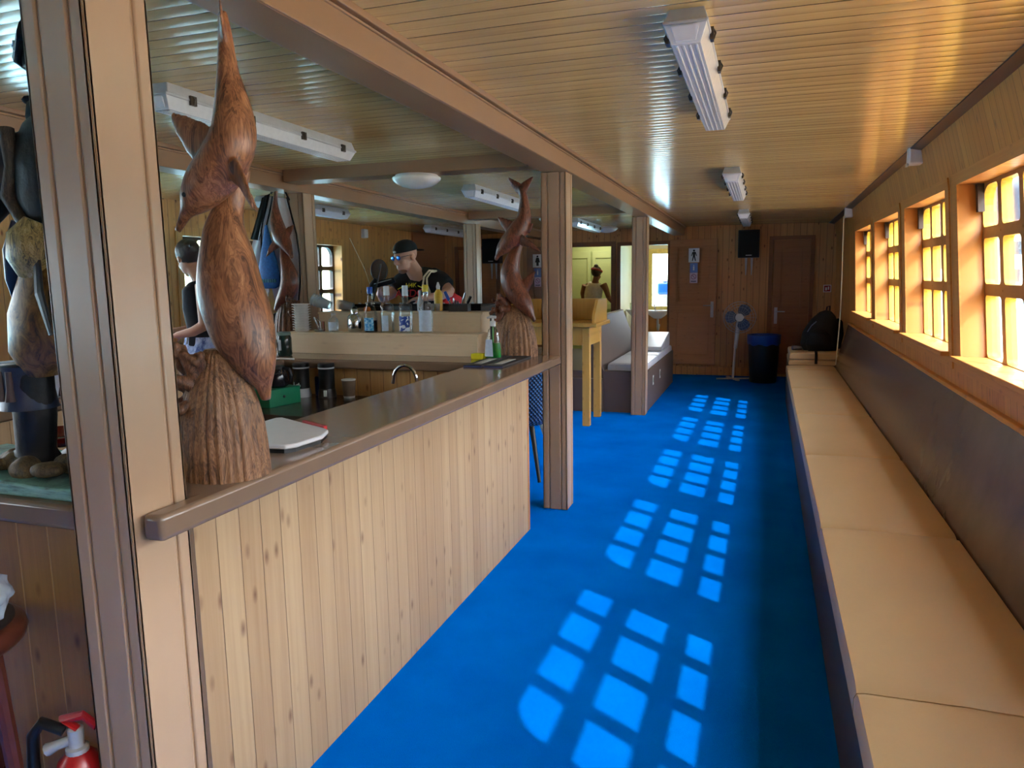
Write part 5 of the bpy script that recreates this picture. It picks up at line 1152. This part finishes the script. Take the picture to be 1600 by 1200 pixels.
MB().tube([(.60, 9.70, .60), (.595, 9.47, .592), (.595, 9.43, .56), (.595, 9.425, .46)], [(.016, .003)]*4, 8, up=(0, 1, .3)).build('strap', BLACKM, bp)
m = MB(); m.tube([(.86, 9.95, .60), (.885, 9.96, .78), (.87, 9.96, .93), (.85, 9.95, .97)], [(.045, .05), (.05, .06), (.045, .05), (.02, .02)], 14); m.build('side_pouch', BLACKM, bp, remesh=.012, sm=2)
o = MB().tube([(.335, 9.80, .615), (.45, 9.84, .615)], .027, 14).build('rolled_towel', plain('grey_fabric_roll', (110, 104, 112), .8), smooth=50); tag(o, 'small grey roll lying left of the backpack', 'roll')

# speakers, signs
def speaker(x, y, label):
    o = thing('wall_speaker', label, 'speaker', (x, y, 1.77), 'black wall speakers')
    MB().box(x-.15, x+.15, y, y+.165, 1.77, 2.17).build('cabinet', BLACK, o, bevel=.008)
    MB().box(x-.135, x+.135, y-.008, y+.001, 1.785, 2.155).build('grille', BLACKM, o, bevel=.004)
    text('BEHR', .028, face_M((x, y-.009, 1.805), (1, 0, 0), (0, 0, 1)), GREYP, o, 'badge_lettering', .0006) if False else MB().box(x-.04, x+.045, y-.0095, y-.0075, 1.797, 1.812).build('badge', GREYP, o)
    for dx in (-.035, .045):
        MB().prism([(-.018, 0), (.018, 0), (.006, -.26), (-.006, -.26)], lambda a, b, dx=dx: (x+dx+a, y+.14, 1.775+b), lambda a, b, dx=dx: (x+dx+a, y+.147, 1.775+b)).build('bracket_strip', GREYP, o)
    MB().box(x-.06, x+.06, y+.12, y+.19, 1.9, 2.05).build('bracket', GREYP, o); return o
speaker(-.255, 11.455, 'black wall speaker between the two right rear doors, above the fan'); speaker(-4.28, 11.455, 'black wall speaker at the left, by the middle dolphin carving')
SIGNW = plain('white_sign_board', (226, 228, 228), .45, var=.02); SIGNB = plain('blue_notice', (110, 140, 205), .5, var=.06, scale=40); SIGNP = plain('pale_pink_notice', (216, 196, 214), .5)
def sign(x, y, z, woman, label, rot=0):
    o = thing('toilet_sign', label, 'sign', (x, y, z), None)
    MB().box(x-.08, x+.08, y-.004, y, z-.10, z+.11).build('plate', SIGNW, o)
    m = MB(); yy = y-.0042
    P = lambda a, b: (x+a, yy-.002, z+b); Q = lambda a, b: (x+a, yy, z+b)
    m.prism([(.016*math.cos(i*math.pi/8), .074+.016*math.sin(i*math.pi/8)) for i in range(16)], P, Q)
    if woman: m.prism([(-.022, .055), (.022, .055), (.042, -.02), (.02, -.02), (.02, -.075), (-.02, -.075), (-.02, -.02), (-.042, -.02)], P, Q)
    else: m.prism([(-.024, .055), (.024, .055), (.042, -.004), (.033, -.008), (.018, .03), (.016, -.01), (.03, -.078), (.016, -.08), (0, -.02), (-.016, -.08), (-.03, -.078), (-.016, -.01), (-.018, .03), (-.033, -.008), (-.042, -.004)], P, Q)
    m.build('figure', BLACK, o)
    o.rotation_euler = (0, 0, rot)
    n = thing('notice', label.replace('sign on', 'notices under the sign on'), 'notice', (x, y, z-.36), None)
    MB().box(x-.058, x+.058, y-.004, y, z-.255, z-.11).build('blue_notice', SIGNB, n); MB().box(x-.058, x+.058, y-.004, y, z-.41, z-.257).build('pale_notice', SIGNP, n)
    MB().prism([(.008*math.cos(i*math.pi/6), .008*math.sin(i*math.pi/6)) for i in range(12)], lambda a, b: (x+a, y-.006, z-.145+b), lambda a, b: (x+a, y-.004, z-.145+b)).box(x-.01, x+.01, y-.006, y-.004, z-.22, z-.16).build('seated_figure', PAPER, n)
    m = MB(); m.tube([(x+.036*math.cos(2*math.pi*i/20), y-.006, z-.315+.036*math.sin(2*math.pi*i/20)) for i in range(21)], .004, 6, up=(0, 1, 0)); m.tube([(x-.025, y-.006, z-.29), (x+.025, y-.006, z-.34)], .004, 6); m.build('prohibition_ring', plain('purple_red_ring', (150, 70, 110), .5), n)
    MB().box(x-.04, x+.04, y-.0055, y-.0042, z-.395, z-.375).build('small_print', plain('grey_print', (120, 110, 130), .6), n)
    n.rotation_euler = (0, 0, rot); return o
sign(-1.04, 11.555, 1.82, False, 'white sign on the right washroom door with black figure of a man', -.06)
sign(-3.50, 11.535, 1.79, True, 'white sign on the left washroom door with black figure of a woman', -.05)
e_ = thing('fire_sign', 'small red fire equipment sign right of the rear door', 'sign', (.843, 11.64, 1.26)); MB().box(.79, .895, 11.640, 11.647, 1.255, 1.36).build('plate', PAPER, e_); MB().box(.80, .885, 11.638, 11.641, 1.265, 1.35).build('red_field', plain('sign_red', (150, 36, 40), .5), e_)
MB().box(.815, .838, 11.636, 11.6385, 1.28, 1.325).box(.85, .868, 11.636, 11.6385, 1.29, 1.335).build('symbol', PAPER, e_)
# little boxes on the walls
def sbox(x, y, z, lab, s=1):
    o = thing('junction_box', lab, 'box', (x, y, z), None); MB().box(x-.055*s, x+.03, y-.05*s, y+.05*s, z-.06*s, z+.06*s).build('cover', WHITEP, o, bevel=.012); MB().box(x-.062*s, x-.05*s, y-.03*s, y+.03*s, z-.068*s, z-.05*s).build('lens', GREYP, o); return o
sbox(.875, 5.35, 2.265, 'white box high on the right wall between the windows')
sbox(.878, 9.35, 2.215, 'white socket box in the far right ceiling corner, with cable')
o = MB().tube([(.83, 9.33, 2.19), (.812, 9.31, 2.16), (.815, 9.30, 1.9), (.822, 9.30, 1.5), (.826, 9.30, 1.1), (.812, 9.30, .70), (.80, 9.30, .47)], .006, 8).build('hanging_cable', ROPE, smooth=60); tag(o, 'white cable hanging down beside the backpack from the corner socket', 'cable')
sbox(-5.18, 9.0, 2.16, 'white junction box on the left wall above the man')
# washroom fittings
w = thing('wash_basin', 'white wall basin with tap under the washroom window', 'basin', (-1.78, 12.75, .70))
MB().lathe((-1.74, 12.77, .80), [(.06, 0), (.12, .04), (.20, .11), (.215, .125), (.215, .14), (.19, .14), (.1, .06)], 30, sy=.85).build('bowl', WHITEP, w, smooth=45)
MB().tube([(-1.74, 12.80, .80), (-1.74, 12.80, .66), (-1.74, 12.86, .60), (-1.74, 12.93, .66), (-1.74, 12.96, .68)], .02, 10).build('waste_pipe', GREYP, w, smooth=60)
MB().tube([(-1.80, 12.90, .93), (-1.80, 12.90, 1.02), (-1.80, 12.82, 1.04), (-1.80, 12.80, 1.0)], .012, 8).build('tap', CHROME, w, smooth=60)
o = thing('wash_basin', 'white basin at the left side of the right washroom, partly behind the post', 'basin', (-2.05, 12.2, .8)); MB().lathe((-2.02, 12.3, .84), [(.06, 0), (.11, .05), (.17, .12), (.175, .14), (.15, .14), (.08, .06)], 26).build('bowl', WHITEP, o, smooth=45); MB().cyl((-2.12, 12.3, .95), (-2.12, 12.3, 1.08), .012).build('tap', plain('pale_green_tap', (170, 180, 140), .3), o); MB().cyl((-2.02, 12.3, .0), (-2.02, 12.3, .85), .05).build('pedestal', WHITEP, o, smooth=60)
o.location = (-2.02, 12.3, 0)
for c in o.children: c.data.transform(Matrix.Translation((-.03, -.1, .8)))
o = thing('blue_container', 'blue plastic container outside behind the washroom window', 'container', (-1.70, 13.3, 1.18)); MB().box(-1.82, -1.56, 13.25, 13.45, 1.20, 1.40).build('body', BLUEP, o, bevel=.03); MB().cyl((-1.69, 13.35, 1.40), (-1.69, 13.35, 1.43), .05).build('cap', BLUEP, o); MB().box(-1.80, -1.58, 13.27, 13.43, 0, 1.2).build('stand', plain('grey_stand', (150, 146, 150), .6), o)
RL = bpy.data.lights.new('washroom_light', 'POINT'); RL.energy = 8; RL.shadow_soft_size = .15; RL.color = (.95, 1, .78); ro = bpy.data.objects.new('washroom_light', RL); COL.objects.link(ro); ro.location = (-2.75, 12.5, 2.15)
RL = bpy.data.lights.new('washroom_light', 'POINT'); RL.energy = 3; RL.shadow_soft_size = .15; RL.color = (1, .97, .85); ro = bpy.data.objects.new('washroom_light', RL); COL.objects.link(ro); ro.location = (-1.7, 12.4, 2.15)  # added fill without a fitting, raises the light at this end
# ------------------------------------------------------------------ outside
SEA = N('sea_water'); k = SEA
k.l(k.ramp(k.noise(k.coord(), .02, 4), [(.3, srgb(90, 150, 170)), (.7, srgb(120, 180, 190))]), k.b.inputs['Base Color']); k.b.inputs['Roughness'].default_value = .3; SEA = k.m
HILL = plain('sunny_hillside', (150, 158, 120), .9, var=.4, scale=.06)
o = MB().quad([(-900, -900, -3), (900, -900, -3), (900, 900, -3), (-900, 900, -3)]).build('sea', SEA, loc=(0, 0, -3)); tag(o, 'calm blue water outside the windows', 'sea'); o['kind'] = 'structure'
QUAY = plain('pale_concrete', (150, 140, 128), .9, var=.1, scale=.5)
o = struct(MB().box(3.2, 40, -60, 15, -3, -1.0).build('floor_quay', QUAY, loc=(30, 0, -3)))
def ridge(name, cx, cy, L, ang, h, label):
    m = MB(); n = 40; rows = []
    ca, sa = math.cos(ang), math.sin(ang)
    for j in range(7):
        t = j/6; row = []
        for i in range(n+1):
            u = (i/n-.5)*L; e = math.sin(math.pi*i/n)**.6
            hh = h*e*math.sin(math.pi*t)*(.65+.35*math.sin(i*.55+cx)+.2*math.sin(i*1.7+j))
            q = (t-.5)*L*.35
            row.append(V((cx+u*ca-q*sa, cy+u*sa+q*ca, -3+max(0, hh))))
        rows.append(row)
    m.rings(rows, False, False, closed=False); o = m.build(name, HILL, smooth=60, loc=(cx, cy, -3)); return tag(o, label, 'hill')
ridge('hillside', -230, 290, 420, 2.2, 26, 'pale green hillside across the water seen through the left windows')
ridge('hillside', 190, 420, 420, 1.0, 22, 'distant hazy hillside seen through the right-hand windows')

WALLB = plain('pale_render_wall', (200, 192, 176), .9); ROOFB = plain('terracotta_roof', (160, 96, 70), .9); DARKW = plain('dark_window_opening', (60, 62, 66), .5)
def building(x, y, w, d, h, nx, nz, label, z0=-1.0):
    o = thing('harbour_building', label, 'building', (x, y, z0), 'harbour buildings')
    MB().box(x-w/2, x+w/2, y-d/2, y+d/2, z0, z0+h).build('wall', WALLB, o)
    MB().hexa([(x-w/2-.3, y-d/2-.3, z0+h), (x+w/2+.3, y-d/2-.3, z0+h), (x+w/2+.3, y+d/2+.3, z0+h), (x-w/2-.3, y+d/2+.3, z0+h), (x-w/4, y-d/6, z0+h+1.4), (x+w/4, y-d/6, z0+h+1.4), (x+w/4, y+d/6, z0+h+1.4), (x-w/4, y+d/6, z0+h+1.4)]).build('roof', ROOFB, o)
    for i in range(nx):
        for j in range(nz):
            xx = x-w/2+(i+.5)*w/nx; zz = z0+1.2+j*(h-1)/nz
            MB().box(xx-.45, xx+.45, y-d/2-.06, y-d/2+.02, zz, zz+1.3).build('window', DARKW, o)
building(-5.5, 46, 9, 7, 5.5, 4, 2, 'pale harbour building seen through the washroom window')
building(30, 92, 16, 10, 6.5, 5, 2, 'pale harbour building in the distance through the nearest right window')

# ------------------------------------------------------------------ light
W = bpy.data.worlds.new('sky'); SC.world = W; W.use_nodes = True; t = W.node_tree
bg = t.nodes['Background']
tc = t.nodes.new('ShaderNodeTexCoord'); sp = t.nodes.new('ShaderNodeSeparateXYZ'); t.links.new(tc.outputs['Generated'], sp.inputs[0])
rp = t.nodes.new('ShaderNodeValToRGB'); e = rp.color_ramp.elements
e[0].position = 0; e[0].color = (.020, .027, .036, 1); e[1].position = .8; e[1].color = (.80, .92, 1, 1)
q = e.new(.085); q.color = (.022, .030, .042, 1); q = e.new(.20); q.color = (.55, .60, .64, 1); q = e.new(.42); q.color = (.88, .95, 1, 1)  # band above the window view made bright, to light the room
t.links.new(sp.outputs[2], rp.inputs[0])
# low sky on the left made brighter, to light the bar side
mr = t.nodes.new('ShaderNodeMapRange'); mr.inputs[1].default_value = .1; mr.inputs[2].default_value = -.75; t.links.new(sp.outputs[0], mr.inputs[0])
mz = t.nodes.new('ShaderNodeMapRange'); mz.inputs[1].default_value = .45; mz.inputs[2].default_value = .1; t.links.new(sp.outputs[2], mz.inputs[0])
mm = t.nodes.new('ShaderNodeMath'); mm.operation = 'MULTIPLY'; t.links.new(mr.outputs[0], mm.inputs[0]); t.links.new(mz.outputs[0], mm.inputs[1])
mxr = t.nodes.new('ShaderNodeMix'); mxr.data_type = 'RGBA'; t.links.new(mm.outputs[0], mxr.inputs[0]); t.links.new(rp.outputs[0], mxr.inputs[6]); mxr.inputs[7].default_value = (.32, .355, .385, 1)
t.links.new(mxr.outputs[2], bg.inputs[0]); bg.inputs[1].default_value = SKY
sun = bpy.data.lights.new('sun', 'SUN'); sun.energy = SUN; sun.angle = math.radians(.53); sun.color = (1, .93, .82)
so = bpy.data.objects.new('sun', sun); COL.objects.link(so); so.location = (20, -6, 22)
so.rotation_euler = V((-.962, .29, -1)).to_track_quat('-Z', 'Y').to_euler()

# ------------------------------------------------------------------ camera
yaw, pitch, roll = (math.radians(a) for a in (-18.997, -8.300, -.918))
fw = V((math.sin(yaw)*math.cos(pitch), math.cos(yaw)*math.cos(pitch), math.sin(pitch)))
r0 = V((math.cos(yaw), -math.sin(yaw), 0)); u0 = r0.cross(fw)
rr = r0*math.cos(roll)+u0*math.sin(roll); uu = -r0*math.sin(roll)+u0*math.cos(roll)
cam = bpy.data.cameras.new('camera'); cam.sensor_width = 36; cam.lens = 1150/1600*36; cam.clip_start = .05; cam.clip_end = 3000
co = bpy.data.objects.new('camera', cam); COL.objects.link(co)
M = Matrix((rr, uu, -fw)).transposed().to_4x4(); M.translation = (0, 0, 1.55); co.matrix_world = M
SC.camera = co
SC.view_settings.view_transform = 'Standard'; SC.view_settings.look = 'None'; SC.view_settings.gamma = 1; SC.view_settings.exposure = EXPO
SC.view_settings.use_curve_mapping = False
SC.cycles.max_bounces = 10; SC.cycles.diffuse_bounces = 6; SC.cycles.transparent_max_bounces = 16
SC.cycles.sample_clamp_indirect = 8
